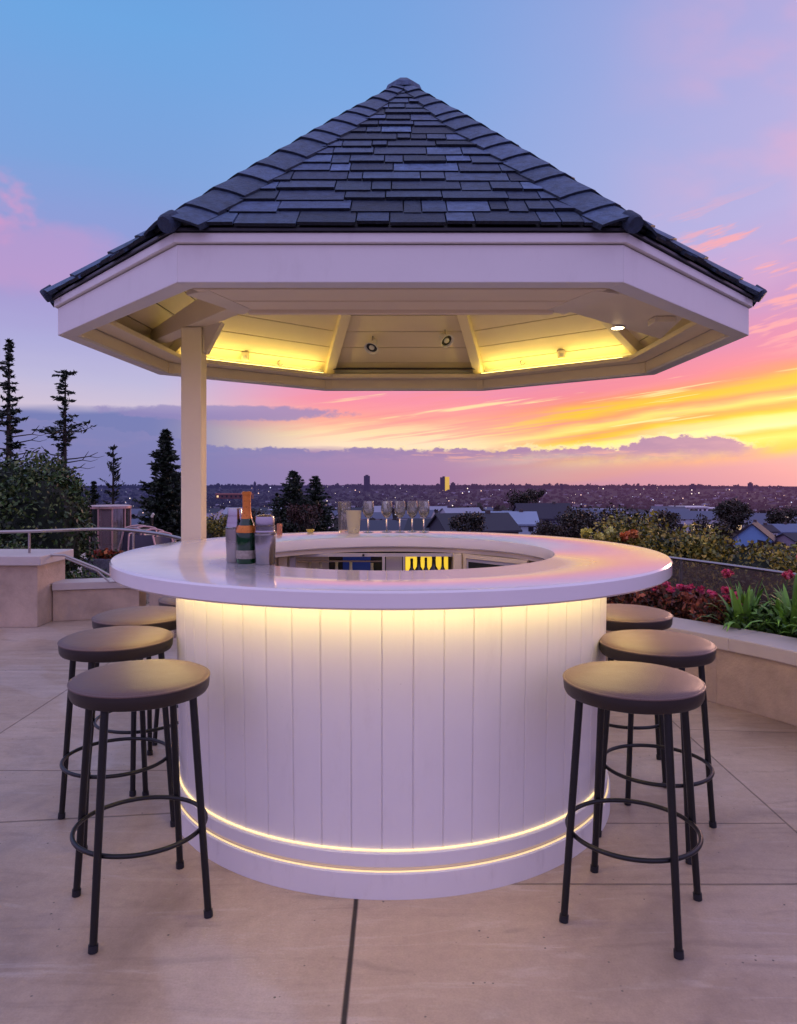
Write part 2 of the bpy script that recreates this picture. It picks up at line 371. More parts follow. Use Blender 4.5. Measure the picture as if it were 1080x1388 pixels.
def leafmesh(name, parts, m, parent=None):
    q = np.concatenate([a for a, _ in parts]); c = np.concatenate([b for _, b in parts]); n = len(q)
    me = bpy.data.meshes.new(name); me.vertices.add(n*4); me.vertices.foreach_set('co', q.reshape(-1).astype(np.float32))
    me.loops.add(n*4); me.loops.foreach_set('vertex_index', np.arange(n*4, dtype=np.int32))
    me.polygons.add(n); me.polygons.foreach_set('loop_start', (np.arange(n)*4).astype(np.int32))
    me.update(calc_edges=True); me.materials.append(m)
    ca = me.color_attributes.new('Col', 'FLOAT_COLOR', 'CORNER'); cc = np.ones((n,4)); cc[:,:3] = c
    ca.data.foreach_set('color', np.repeat(cc, 4, axis=0).ravel().astype(np.float32)); me.validate()
    o = bpy.data.objects.new(name, me); C.objects.link(o)
    if parent: o.parent = parent
    return o

# ------------------------------------------------------------------ camera, sun
cam = bpy.data.cameras.new('camera'); co = bpy.data.objects.new('camera', cam); C.objects.link(co); SC.camera = co
co.location = (0, 0, CAMZ); co.rotation_euler = (PI/2, 0, 0)
cam.sensor_fit = 'VERTICAL'; cam.sensor_height = 36; cam.lens = 36*F/1388; cam.shift_y = -49/1388; cam.clip_end = 40000; cam.clip_start = .05
sl = bpy.data.lights.new('sun', 'SUN'); so = bpy.data.objects.new('sun', sl); C.objects.link(so)
sl.energy = .6; sl.angle = math.radians(9); sl.color = (1.0, .56, .42)
a, e = math.radians(SUN_AZ), math.radians(8)
so.rotation_euler = Vector((math.sin(a)*math.cos(e), math.cos(a)*math.cos(e), math.sin(e))).to_track_quat('Z', 'Y').to_euler()
SC.view_settings.view_transform = 'Standard'; SC.view_settings.look = 'None'; SC.view_settings.exposure = 0
SC.render.engine = 'CYCLES'; SC.cycles.use_denoising = True; SC.cycles.max_bounces = 6; SC.cycles.diffuse_bounces = 3; SC.cycles.glossy_bounces = 3; SC.cycles.transmission_bounces = 6; SC.cycles.transparent_max_bounces = 10; SC.cycles.use_adaptive_sampling = True; SC.cycles.adaptive_threshold = .02
SC.cycles.caustics_reflective = False; SC.cycles.caustics_refractive = False; SC.cycles.sample_clamp_indirect = 6

# ------------------------------------------------------------------ terrain
PROF = [(0,-.6),(8,-.6),(11,-.9),(16,-1.6),(25,-4),(45,-8),(120,-12),(160,-15),(300,-20),(450,-26),(900,-52),(1500,-76),(2500,-94),(3800,-92),(5000,-79),(6500,-120),(12000,-170),(24000,-300)]
PX, PY = np.array(PROF).T
def tz(x, y):
    d = math.hypot(x, y); z = float(np.interp(d, PX, PY))
    if y < 0: z = -.6 - max(0, d-9)*.02
    if d > 300: z += (math.sin(x*.0021+1)*math.cos(y*.0017) + .6*math.sin(x*.0053+y*.002))*3.0*min(1, (d-300)/1500)
    return z
rs = [0, 4, 8, 9.5, 11, 13, 16, 20, 25, 32, 45, 65, 90, 120, 160, 220, 300, 370, 450, 600, 750, 900, 1150, 1500, 1900, 2500, 3200, 3800, 4300, 4700, 5000, 5400, 6500, 9000, 15000, 24000]
mb = MB(); na = 144; g = []
for r in rs: g.append([(r*math.sin(2*PI*i/na), r*math.cos(2*PI*i/na)) for i in range(na)])
for row in g: mb.v += [(x, y, tz(x, y)) for x, y in row]
for i in range(1, len(rs)):
    for j in range(na):
        j2 = (j+1) % na; mb.f.append((( i-1)*na+j, (i-1)*na+j2, i*na+j2, i*na+j)); mb.c.append((1,1,1)); mb.m.append(0); mb.sm.append(True)
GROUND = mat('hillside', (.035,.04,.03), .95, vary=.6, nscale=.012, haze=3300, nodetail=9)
tag(mb.build('ground', GROUND), 'dark wooded ground falling from the terrace to the valley', kind='structure')

# terrace paving
WALL = [(-3.36,7.2),(-2.57,7.35),(-2.0,7.0),(-1.4,6.5),(-.6,6.15),(.3,6.0),(.95,5.72),(1.45,5.25),(1.91,4.69),(2.246,4.18),(2.55,3.4),(2.78,2.4),(2.9,1.2),(2.9,0),(2.85,-2)]
def smooth(pts, k=6):
    P = [Vector(p) for p in pts]; o = []
    for i in range(len(P)-1):
        a, b, c, d = P[max(i-1,0)], P[i], P[i+1], P[min(i+2, len(P)-1)]
        for t in range(k):
            t /= k; o.append(.5*((2*b) + (c-a)*t + (2*a-5*b+4*c-d)*t*t + (3*b-a-3*c+d)*t**3))
    return o + [P[-1]]
WS = smooth([(x, y, 0) for x, y in WALL])
edge = [(-9,-6),(2.95,-6)] + [(p.x+.05, p.y+.05) for p in reversed(WS)] + [(-9, 7.25)]
mb = MB(); mb.prism(edge, -.6, 0.0)
tag(mb.build('terrace_paving', PAVE), 'pale stone terrace with large slabs and dark joints', kind='structure')
mb = MB(); mb.box(-14, -1.2, 7.6, 17, -.9, -.35)
tag(mb.build('lower_terrace', PAVE), 'lower stone terrace beyond the left parapet', kind='structure')

# ------------------------------------------------------------------ parapets
def offset(pts, d):
    o = []
    for i, p in enumerate(pts):
        t = (pts[min(i+1, len(pts)-1)] - pts[max(i-1, 0)]).normalized(); o.append(Vector((p.x - t.y*d, p.y + t.x*d, 0)))
    return o
def wallseg(pts, z0, z1, d0, d1, name, m, parent, bevel=.006):
    a, b = offset(pts, d0), offset(pts, d1); mb = MB(); n = len(pts); k = 0
    for i in range(n): mb.v += [(a[i].x,a[i].y,z0),(b[i].x,b[i].y,z0),(b[i].x,b[i].y,z1),(a[i].x,a[i].y,z1)]
    def q(*f): mb.f.append(f); mb.c.append((1,1,1)); mb.m.append(0); mb.sm.append(False)
    for i in range(n-1):
        for j in range(4): j2 = (j+1) % 4; q(i*4+j, i*4+j2, (i+1)*4+j2, (i+1)*4+j)
    q(0,1,2,3); q(*[(n-1)*4+j for j in (3,2,1,0)])
    return mb.build(name, m, parent, bevel)
w = empty('parapet_wall', (0,0,0), 'low curved limestone parapet wrapping the right side and back of the terrace', 'wall')
RS = WS[7:]
# blocks with thin joints
step = 7
for i in range(0, len(RS)-1, step):
    seg = RS[i:i+step+1]; wallseg(seg, 0, .345, .0, .2, 'stone_block', STONE, w, .004)
for i in range(3, len(RS)-1, 10): wallseg(RS[max(0,i-10+0):i+1], .349, .43, -.035, .31, 'coping', CAP, w, .006)
wallseg(RS[-10:], .349, .43, -.035, .31, 'coping', CAP, w, .006)
w = empty('parapet_wall', (0,0,0), 'low straight limestone parapet beside the square pier at left', 'wall')
wallseg(WS[0:7], 0, .30, 0, .2, 'stone_block', STONE, w); wallseg(WS[0:8], .304, .375, -.03, .26, 'coping', CAP, w)
w = empty('stone_pier', (0,0,0), 'square stone pier with overhanging flat cap at the left edge', 'pillar')
mb = MB(); mb.box(-5.2,-3.37,6.92,7.5,0,.58); mb.build('pier_shaft', STONE, w, .006)
mb = MB(); mb.box(-5.26,-3.31,6.86,7.56,.583,.67); mb.build('pier_cap', CAP, w, .008)

# rails
w = empty('handrail', (0,0,0), 'pale metal handrail curving behind the left side of the bar', 'railing')
rp = smooth([(-5.6,6.95,.88),(-4.4,7.0,.88),(-3.57,7.15,.88),(-2.95,7.45,.88),(-2.36,7.0,.88),(-1.85,6.3,.88),(-1.6,5.75,.88)])
mb = MB(); mb.tube(rp, .016); mb.build('top_rail', STEELB, w)
for x, y, z in ((-3.56,7.15,.67),(-4.6,7.0,.67),(-2.6,7.27,.375),(-1.95,6.47,0)):
    mb = MB(); mb.tube([(x,y,z),(x,y,.87)], .012); mb.build('rail_post', STEELB, w)
w = empty('stair_handrail', (0,0,0), 'sloping double metal handrail going down from the stone pier', 'railing')
mb = MB(); mb.tube([(-3.35,7.06,.66),(-3.2,7.1,.655),(-2.9,7.12,.53),(-2.74,7.12,.44),(-2.68,7.15,.405)], .012); mb.build('rail', STEELB, w)
mb = MB(); mb.tube([(-3.2,7.12,.625),(-2.9,7.14,.50),(-2.78,7.14,.39),(-2.68,7.16,.395)], .009); mb.build('lower_rail', STEELB, w)
w = empty('glass_balustrade', (0,0,0), 'tinted glass balustrade with slim metal top rail behind the flower bed', 'railing')
gp = smooth([(1.5,7.2,.72),(2.0,6.8,.72),(2.36,6.2,.72),(2.62,5.65,.72),(2.82,5.15,.72),(3.12,4.3,.72),(3.32,3.4,.72),(3.5,2.0,.72),(3.6,0,.72)])
mb = MB(); mb.tube(gp, .012); mb.build('top_rail', STEELB, w)
for i in range(0, len(gp)-6, 6):
    mb = MB()
    for k in range(i, i+6):
        a, b = gp[k], gp[k+1]; mb.face([(a.x,a.y,-.4),(b.x,b.y,-.4),(b.x,b.y,.705),(a.x,a.y,.705)])
    mb.build('glass_panel', TINT, w, fix=False)
for i in range(0, len(gp), 12):
    p = gp[i]; mb = MB(); mb.box(p.x-.012,p.x+.012,p.y-.012,p.y+.012,-.4,.71); mb.build('rail_post', STEELB, w)
# planting bed
a, b = offset(WS[7:], .3), offset(WS[7:], 1.02); bed = [(p.x,p.y) for p in a] + [(p.x,p.y) for p in reversed(b)]
mb = MB()
for i in range(len(a)-1): mb.hexa([(a[i].x,a[i].y,-.6),(a[i+1].x,a[i+1].y,-.6),(b[i+1].x,b[i+1].y,-.6),(b[i].x,b[i].y,-.6),(a[i].x,a[i].y,.34),(a[i+1].x,a[i+1].y,.34),(b[i+1].x,b[i+1].y,.3),(b[i].x,b[i].y,.3)])
tag(mb.build('planting_bed', SOIL), 'raised bed of dark soil between parapet and glass balustrade', kind='structure')

# ------------------------------------------------------------------ round bar
BX, BY = -.031, 3.45
bar = empty('round_bar', (BX, BY, 0), 'white round bar with vertical planked drum, glowing strips and a pale polished ring counter', 'bar')
mb = MB(); mb.lathe([(1.225,1.017),(1.225,1.062),(1.219,1.069),(1.21,1.07),(.75,1.07),(.742,1.067),(.74,1.06),(.74,1.017),(.747,1.01),(1.218,1.01),(1.225,1.017)], 160)
o = mb.build('countertop', TOP, bar); 
mb = MB(); NPL = 57
for i in range(NPL):
    a0, a1 = 2*PI*(i-.45)/NPL, 2*PI*(i+.45+.028)/NPL; g0 = .0016
    for k in range(3):
        b0, b1 = a0+(a1-a0)*k/3, a0+(a1-a0)*(k+1)/3
        mb.face([(.947*math.cos(b0),.947*math.sin(b0),.15),(.947*math.cos(b1),.947*math.sin(b1),.15),(.965*math.cos(b1),.965*math.sin(b1),1.008),(.965*math.cos(b0),.965*math.sin(b0),1.008)], smooth=False)
    c0 = a1; c1 = 2*PI*(i+1-.45)/NPL; cm = (c0+c1)/2
    for (p, q, r0, r1) in ((c0, cm, .965, .9595), (cm, c1, .9595, .965)):
        mb.face([((r0-.018)*math.cos(p),(r0-.018)*math.sin(p),.15),((r1-.018)*math.cos(q),(r1-.018)*math.sin(q),.15),(r1*math.cos(q),r1*math.sin(q),1.008),(r0*math.cos(p),r0*math.sin(p),1.008)])
mb.build('drum_planking', WHITE, bar, fix=False)
mb = MB(); mb.lathe([(.90,.02),(.90,1.005)], 96); mb.build('drum_lining', TAN, bar)
mb = MB(); mb.lathe([(.92,.10),(.92,.150),(.962,.150),(.967,.146),(.967,.104),(.963,.100),(.92,.10)], 160); mb.build('plinth_ring', WHITE, bar)
mb = MB(); mb.lathe([(.92,.0),(.92,.088),(.973,.088),(.977,.084),(.977,.0)], 160); mb.build('skirting', WHITE, bar)
mb = MB(); mb.lathe([(.949,.1515),(.949,.1545),(.953,.1545),(.953,.1515)], 160); mb.build('light_strip', LEDB, bar)
mb = MB(); mb.lathe([(.964,.0885),(.964,.091),(.969,.091),(.969,.0885)], 160); mb.build('light_strip', LEDD, bar)
mb = MB(); mb.lathe([(.92,.089),(.958,.089),(.958,.099),(.92,.099)], 120); mb.build('shadow_gap', TAN, bar)
mb = MB(); mb.lathe([(1.045,1.004),(1.060,1.004),(1.060,1.0085),(1.045,1.0085),(1.045,1.004)], 160); mb.build('light_strip', LED, bar)
mb = MB(); mb.lathe([(.765,.985),(.765,1.0095),(.79,1.0095),(.79,.985),(.765,.985)], 120); mb.build('inner_apron', TAN, bar)
mb = MB(); mb.lathe([(.755,.90),(.755,.984),(.77,.984)], 120, a0=math.radians(-200), a1=math.radians(20)); 
# inner back cabinet (local coordinates about bar centre)
def L(x, y): return (x-BX, y-BY)
mb = MB()
mb.box(*[v-BX for v in (-.62,.30)], 4.10-BY, 4.115-BY, .968, .986); 
mb.build('cabinet_rail', GREY, bar)
mb = MB(); mb.box(-.60-BX,-.57-BX,4.09-BY,4.12-BY,.25,.967); mb.build('cabinet_frame', GREY, bar)
for q0, q1 in ((-.09,-.075),(.025,.035)):
    mb = MB(); mb.box(q0-BX,q1-BX,4.09-BY,4.12-BY,.25,.967); mb.build('cabinet_frame', GREY, bar)
for x in (-.66, .302):
    mb = MB(); mb.box(x-BX, x+.045-BX, 4.07-BY, 4.12-BY, .1, .985); mb.build('cabinet_post', TAN, bar, .003)
mb = MB(); mb.box(-.62-BX,.30-BX,4.27-BY,4.28-BY,.2,.99); mb.build('cabinet_back', INK, bar)
mb = MB(); mb.box(-.60-BX,.29-BX,4.12-BY,4.27-BY,.745,.757); mb.build('shelf', STEELB, bar)
mb = MB(); mb.box(-.56-BX,-.095-BX,4.13-BY,4.15-BY,.935,.943); mb.build('glass_rack', STEEL, bar)
mb = MB(); mb.box(-.32-BX,-.16-BX,4.262-BY,4.268-BY,.85,.965); mb.build('blue_glow_panel', BLUE, bar)  # glowing panel put in for the blue light inside the fridge
mb = MB(); mb.box(.04-BX,.285-BX,4.262-BY,4.268-BY,.76,.965); mb.build('backlit_panel', YEL, bar)
mb = MB(); mb.box(-.07-BX,.02-BX,4.15-BY,4.16-BY,.76,.965); mb.build('blank_panel', GREY, bar)
mb = MB(); mb.box(-.20-BX,-.188-BX,4.092-BY,4.099-BY,.971,.983); mb.build('cabinet_catch', DARK, bar)
for s in (1, -1):
    a = Vector((.36, 4.09, 0)) if s > 0 else Vector((-.68, 4.03, 0)); b = Vector((.66, 3.78, 0)) if s > 0 else Vector((-.79, 3.72, 0))
    a -= Vector((BX,BY,0)); b -= Vector((BX,BY,0)); d = b-a
    mb = MB(); mb.beam(a+Vector((0,0,.974)), b+Vector((0,0,.974)), .02, .022)
    for t in (0.03, .97): p = a+d*t; mb.beam(p+Vector((0,0,.3)), p+Vector((0,0,.962)), .02, .02, up=(d.x,d.y,0))
    o = mb.build('door_frame', TAN, bar)
    mb = MB(); mb.beam(a+Vector((0,0,.63)), b+Vector((0,0,.63)), .006, .66); g = mb.build('door_panel', GREY, bar)
    mb = MB()
    for k in range(1, 5): p = a+d*(k/5)+Vector((-d.y, d.x, 0)).normalized()*(-.008 if s > 0 else .008)*-1; mb.beam(p+Vector((0,0,.3)), p+Vector((0,0,.95)), .012, .008, up=(d.x,d.y,0))
    mb.build('glazing_bar', STEELB, o)
    mb = MB(); mb.beam(a+d*.08+Vector((0,-.008,.9)), a+d*.92+Vector((0,-.008,.9)), .005, .09); mb.build('pane', INK, o)
mb = MB(); mb.lathe([(.80,.02),(.80,.984)], 60, a0=math.radians(170), a1=math.radians(385)); mb.build('inner_lining', TAN, bar)
mb = MB(); mb.lathe([(0.0,.015),(.93,.015)], 60); mb.build('inner_floor', STONE, bar)

def bottle_prof(h, r):
    return [(0,0),(r*.9,0),(r,.008),(r,h*.52),(r*.85,h*.62),(r*.42,h*.72),(r*.36,h*.9),(r*.40,h*.91),(r*.40,h),(0,h)]
def simple_bottle(x, y, z, h, r, m, label, group, capm=None, name='bottle', cat='bottle'):
    o = empty(name, (x,y,z), label, cat, group)
    mb = MB(); mb.lathe(bottle_prof(h, r), 20); mb.build('glass_body', m, o)
    mb = MB(); mb.lathe([(r*1.01, h*.15),(r*1.015,h*.16),(r*1.015,h*.44),(r*1.01,h*.45)], 20, a0=PI, a1=2*PI); mb.build('label_band', capm or CLIP, o)
    return o
for i, (x, h, r, s) in enumerate([(.075,.19,.022,'shortest'),(.115,.2,.028,'plump'),(.155,.195,.02,'slim'),(.2,.205,.03,'broad'),(.25,.2,.018,'tall thin')]):
    simple_bottle(x, 4.2, .758, h, r, INK, f'{s} dark bottle silhouetted against the yellow backlit shelf in the bar', 'bottles in front of the yellow panel')
for i, (x, h, s) in enumerate([(-.50,.17,'leftmost pale bottle'),(-.44,.175,'second pale bottle from the left'),(-.35,.17,'middle pale bottle under the rack'),(-.27,.178,'pale bottle left of the last one'),(-.15,.165,'rightmost pale bottle')]):
    simple_bottle(x, 4.19, .758, h, .022, PLASTIC, s + ' on the dark cabinet shelf inside the bar', 'pale bottles on the dark shelf')

# things on the counter
def shaker(x, y, h, r, label, m, glassy=False):
    o = empty('cocktail_shaker', (x,y,1.0703), label, 'shaker')
    mb = MB(); mb.lathe([(0,0),(r*.86,0),(r*.9,.004),(r*1.0,h*.45),(r*1.0,h*.60),(r*.97,h*.605)], 40); mb.build('cup', m, o)
    mb = MB(); mb.lathe([(r*1.01,h*.60),(r*1.02,h*.61),(r*1.02,h*.645),(r*.97,h*.655),(r*.97,h*.66),(r*.93,h*.70)], 40); mb.build('collar', STEEL, o)
    if glassy: pf = [(r*.93,h*.70),(r*.90,h*.74),(r*.90,h*.76),(r*.80,h*.84),(r*.80,h*.86),(r*.76,h*.98),(r*.70,h),(0,h)]
    else: pf = [(r*.95,h*.69),(r*.95,h*.78),(r*.90,h*.79),(r*.90,h*.9),(r*.84,h*.97),(r*.6,h),(0,h*1.005)]
    mb = MB(); mb.lathe(pf, 40); mb.build('cap', STEEL, o)
    return o
shaker(-.655, 2.97, .215, .037, 'tall steel cocktail shaker with stepped cap left of the champagne bottle', STEELB, True)
shaker(-.523, 2.90, .192, .043, 'stout polished steel cocktail shaker right of the champagne bottle', STEEL)
o = empty('champagne_bottle', (-.600, 2.93, 1.0703), 'green champagne bottle with orange foil neck and label between two steel shakers', 'bottle')
mb = MB(); mb.lathe([(0,0),(.038,0),(.041,.006),(.041,.115),(.039,.13),(.028,.158),(.0205,.18)], 40); mb.build('glass_body', GREENG, o)
mb = MB(); mb.lathe([(.0225,.176),(.019,.19),(.0165,.215),(.0165,.268),(.0185,.270),(.0185,.281),(.014,.283),(0,.283)], 32); mb.build('foil', ORANGE, o)
mb = MB(); mb.lathe([(.0325,.150),(.0415,.130),(.0418,.122)], 40); mb.build('neck_label', ORANGE, o)
mb = MB(); mb.lathe([(.0413,.020),(.0416,.021),(.0416,.052),(.0413,.053)], 40); mb.build('body_label', mat('bottle_label', (.33,.28,.22), .5, vary=.6, nscale=90), o)

wg = empty('wine_glass', (-.184, 4.52, 1.0703), 'stemmed wine glass standing alone right of the plastic cup', 'glass', 'wine glasses on the back of the counter')
wg.scale = (1.08,1.08,1.05)
mb = MB(); mb.lathe([(0,.0015),(.030,.0015),(.031,.003),(.012,.006),(.0042,.012),(.0038,.075),(.006,.082),(.018,.092),(.028,.108),(.0325,.13),(.031,.155),(.027,.182),(.0262,.182),(.0300,.155),(.0315,.13),(.027,.109),(.017,.094),(0,.087)], 32); mb.build('bowl_and_stem', GLASS, wg)
for x, y, l in ((-.072,4.54,'wine glass leading the cluster of four, at its left end'),(.009,4.53,'second wine glass of the cluster of four'),(.085,4.56,'third wine glass of the cluster of four'),(.155,4.53,'rightmost wine glass of the cluster of four')):
    dup(wg, (x, y, 1.0703), R.random(), l)
o = empty('plastic_cup', (-.272, 4.49, 1.0703), 'frosted ribbed plastic cup in front of a clear tumbler', 'cup')
pf = [(0,.001),(.034,.001)]
for k in range(9): pf += [(.035+.0012*k, .006+.0135*k), (.0372+.0012*k, .012+.0135*k)]
mb = MB(); mb.lathe(pf + [(.048,.132),(.049,.134),(.0465,.134),(.034,.004),(0,.004)], 36); mb.build('cup_body', PLASTIC, o)
o = empty('tumbler', (-.335, 4.585, 1.0703), 'tall clear glass tumbler behind the frosted cup', 'glass')
mb = MB(); mb.lathe([(0,.001),(.036,.001),(.042,.186),(.0405,.186),(.035,.008),(0,.008)], 36); mb.build('tumbler_body', GLASS, o)
o = empty('candle', (-.70, 4.36, 1.0703), 'small terracotta pillar candle on the back left of the counter', 'candle')
mb = MB(); mb.lathe([(0,0),(.016,0),(.016,.062),(.013,.064),(0,.06)], 20); mb.build('wax', mat('terracotta_wax', (.5,.2,.12), .6), o)
mb = MB(); mb.tube([(0,0,.06),(.001,0,.072)], .0015, 6); mb.build('wick', DARK, o)
o = empty('salt_dish', (-.535, 4.5, 1.0703), 'tiny yellow dish at the back edge of the counter', 'dish')
mb = MB(); mb.lathe([(0,.001),(.018,.001),(.026,.02),(.024,.02),(.016,.005),(0,.005)], 24); mb.build('dish_body', mat('yellow_glaze', (.7,.55,.1), .3), o)

# ------------------------------------------------------------------ stools
def make_stool(loc, rz, label):
    t = empty('bar_stool', loc, label, 'stool', 'bar stools around the round bar', rz)
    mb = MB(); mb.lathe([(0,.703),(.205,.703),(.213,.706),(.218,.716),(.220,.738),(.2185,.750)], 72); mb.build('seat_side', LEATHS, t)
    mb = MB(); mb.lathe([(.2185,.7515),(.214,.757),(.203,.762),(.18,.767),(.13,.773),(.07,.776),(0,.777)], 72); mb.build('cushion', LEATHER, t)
    ring = [(.2188*math.cos(a), .2188*math.sin(a), .7505) for a in np.linspace(0, 2*PI, 72, endpoint=False)]
    mb = MB(); mb.tube(ring,   .0036, 8, closed=True); mb.build('piping', LEATHER, t)
    mb = MB(); mb.lathe([(0,.694),(.17,.694),(.175,.7075)], 40); mb.build('seat_plate', BLACKM, t)
    for k in range(4):
        a = k*PI/2; c, s = math.cos(a), math.sin(a)
        mb = MB(); mb.tube([(.190*c,.190*s,.703),(.2445*c,.2445*s,.012)], [.0125,.0115], 14); l = mb.build('leg', BLACKM, t)
        mb = MB(); mb.tube([(.2435*c,.2435*s,.022),(.2455*c,.2455*s,.001)], .0145, 14); mb.build('foot_cap', DARK, l)
    ring = [(.207*math.cos(a), .207*math.sin(a), .268) for a in np.linspace(0, 2*PI, 72, endpoint=False)]
    mb = MB(); mb.tube(ring, .0075, 10, closed=True); mb.build('foot_ring', BLACKM, t)
    return t
st = make_stool((-.848, 2.44, 0), math.radians(-14), 'nearest bar stool on the left, its seat overlapping the one behind')
dup(st, (.762, 2.415, 0), math.radians(14.5), 'nearest bar stool on the right, tinted pink by the sunset')
for x, y, rz, l in ((-1.15,3.03,-8,'second bar stool on the left, just behind the nearest one'),(-1.218,3.52,10,'third bar stool on the left, in front of the low parapet'),(-1.07,4.02,30,'farthest bar stool on the left, almost hidden by the drum'),
                    (1.025,2.95,9,'second bar stool on the right, just behind the nearest one'),(1.09,3.58,30,'farthest bar stool on the right, half hidden by the drum')):
    dup(st, (x, y, 0), math.radians(rz), l)

# ------------------------------------------------------------------ gazebo roof
gz = empty('gazebo', (.03, 4.34, 0), 'white octagonal gazebo with dark slate roof, lit ceiling and a single square post', 'gazebo')
gz0 = Vector((.03, 4.34, 0))
OC = [(-.7896,2.645),(.8027,2.645),(1.7237,3.647),(1.752,5.06),(.690,6.03),(-.600,6.03),(-1.636,5.06),(-1.676,3.647)]
CXY = Vector((.03, 4.34)); ZB = 2.105
def off(poly, d):
    n = len(poly); o = []
    for i in range(n):
        p0, p1, p2 = Vector(poly[i-1]), Vector(poly[i]), Vector(poly[(i+1)%n])
        n1 = Vector(((p1-p0).y, -(p1-p0).x)).normalized(); n2 = Vector(((p2-p1).y, -(p2-p1).x)).normalized()
        m = (n1+n2).normalized(); o.append(p1 + m*(d/m.dot(n1)))
    return o
class GB(MB):
    def build(s, name, mats, parent=gz, bevel=0.0, fix=True):
        s.v = [(v[0]-gz0.x, v[1]-gz0.y, v[2]) for v in s.v]; return super().build(name, mats, parent, bevel, fix)
O0, OI, OT = off(OC, 0), off(OC, -.08), off(OC, .016)
def ringpart(name, A, B, z0, z1, m, sides=range(8), bevel=.003):
    for i in sides:
        j = (i+1) % 8; mb = GB(); mb.hexa([(*A[i],z0),(*A[j],z0),(*B[j],z0),(*B[i],z0),(*A[i],z1),(*A[j],z1),(*B[j],z1),(*B[i],z1)]); mb.build(name, m, gz, bevel)
ringpart('fascia_board', O0, OI, ZB, 2.240, WHITE)
ringpart('fascia_trim', OT, OI, 2.243, 2.278, WHITE)
ringpart('drip_edge', off(OC,.028), off(OC,-.02), 2.281, 2.291, DARK, bevel=0)
# ledge inside, with glow strips on its top along the two rear diagonals
ringpart('inner_ledge', off(OC,-.0815), off(OC,-.21), 2.185, 2.215, WHITE_B, sides=(2,3,4,5,6))
ringpart('inner_face', off(OC,-.0803), off(OC,-.086), ZB+.012, 2.183, WHITE_B, sides=(1,2,3,4,5,6,7))
for i in range(8):     # corner cover blocks
    p = off(OC,-.094)[i]; q = (CXY-p).normalized(); mb = GB(); mb.beam((p.x,p.y,ZB+.005),(p.x,p.y,2.18), .05, .02, up=(q.x,q.y,0)); mb.build('corner_cover', WHITE_B)
for i in (3, 5):
    A, B = off(OC,-.155), off(OC,-.175); j = (i+1)%8
    a, b = A[i].lerp(A[j], .06), A[i].lerp(A[j], .97); c, d = B[i].lerp(B[j], .06), B[i].lerp(B[j], .97)
    mb = GB(); mb.hexa([(*a,2.2165),(*b,2.2165),(*d,2.2165),(*c,2.2165),(*a,2.2215),(*b,2.2215),(*d,2.2215),(*c,2.2215)]); mb.build('light_strip', LEDC)
# ceiling
APZ = 3.61; CE = off(OC, -.02); EZ = 2.262 - .05
apex = Vector((CXY.x, CXY.y, APZ)); 
def ceilface(i): j = (i+1)%8; return Vector((*CE[i], EZ)), Vector((*CE[j], EZ))
for i in range(8):
    A, B = ceilface(i); n = 14; mb = GB(); nrm = (B-A).cross(apex-A).normalized(); nrm = nrm if nrm.z > 0 else -nrm
    for k in range(n):
        t0, t1 = k/n + .0022, (k+1)/n - .0006
        if k == n-1: t1 = .999
        q = [A.lerp(apex,t0), B.lerp(apex,t0), B.lerp(apex,t1), A.lerp(apex,t1)]
        mb.hexa([v + nrm*0 for v in q] + [v + nrm*.012 for v in q])
    mb.build('ceiling_boards', WHITE_B)
mb = GB()
for i in range(8):
    A, B = ceilface(i); up = Vector((0,0,.016)); mb.face([A+up, B+up, apex+up])
mb.build('roof_deck', DARK, gz, fix=False)
for i in range(8):     # hip rafters under the ceiling
    A = Vector((*off(OC,-.1)[i], EZ+.03)); d = apex-A; mb = GB(); mb.beam(A + Vector((0,0,-.0)), A + d*.97 + Vector((0,0,-.0)), .075, .085); mb.build('rafter', WHITE_B, gz, .003)
SOFF = mat('warmlit_soffit', (.90,.75,.50), .5, vary=.05, nscale=4, bump=.05)  # board cream yellowed, warm lamp light put into the base colour
# front soffit boards
mb = GB(); mb.prism([(-.755,2.728),(.765,2.728),(.70,2.90),(-.69,2.90)], 2.100, 2.125); mb.build('soffit_board', SOFF)
mb = GB(); mb.prism([(-.685,2.912),(.695,2.912),(.63,3.06),(-.615,3.06)], 2.100, 2.125); mb.build('soffit_board', SOFF)
mb = GB(); mb.box(-.62,.64,3.061,3.09,2.085,2.30); mb.build('front_beam', SOFF, gz, .002)
mb = GB(); mb.box(-.58,.60,3.092,3.104,2.285,2.29); mb.build('light_strip', LED_FILL)  # added strip, out of view, put in to warm the roof underside
# diagonal tie beam carried by the post, left
def poly_beam(name, a, b, w, zb, h0, h1):
    a, b = Vector(a), Vector(b); d = (b-a).normalized(); s = Vector((-d.y, d.x))*w/2
    mb = GB(); mb.hexa([(*(a+s),zb),(*(a-s),zb),(*(b-s),zb),(*(b+s),zb),(*(a+s),zb+h0),(*(a-s),zb+h0),(*(b-s),zb+h1),(*(b+s),zb+h1)]); mb.build(name, WHITE_B, gz, .004)
poly_beam('tie_beam', (-.42,3.19), (-1.50,4.62), .10, 2.242, .20, .07)
mb = GB(); mb.prism([(-.80,2.80),(-.70,2.735),(-.60,3.07),(-.66,3.14)], 2.098, 2.13); mb.build('corner_gusset', WHITE_B)
mb = GB(); mb.prism([(.70,3.14),(.61,3.07),(.72,2.735),(.83,2.79)], 2.098, 2.13); mb.build('corner_gusset', WHITE_B)
mb = GB(); mb.prism([(.697,3.306),(.782,2.91),(1.35,3.506),(1.438,4.07)], 2.165, 2.205); mb.build('tie_plank', WHITE_B, gz, .003)
mb = GB(); mb.box(1.20,1.30,3.47,3.57,2.135,2.163); mb.build('junction_box', WHITE_B, gz, .003)
mb = GB(); mb.box(-1.204,-1.09,4.10,4.214,0,2.24); post = mb.build('post', WHITE_B, gz, .006)
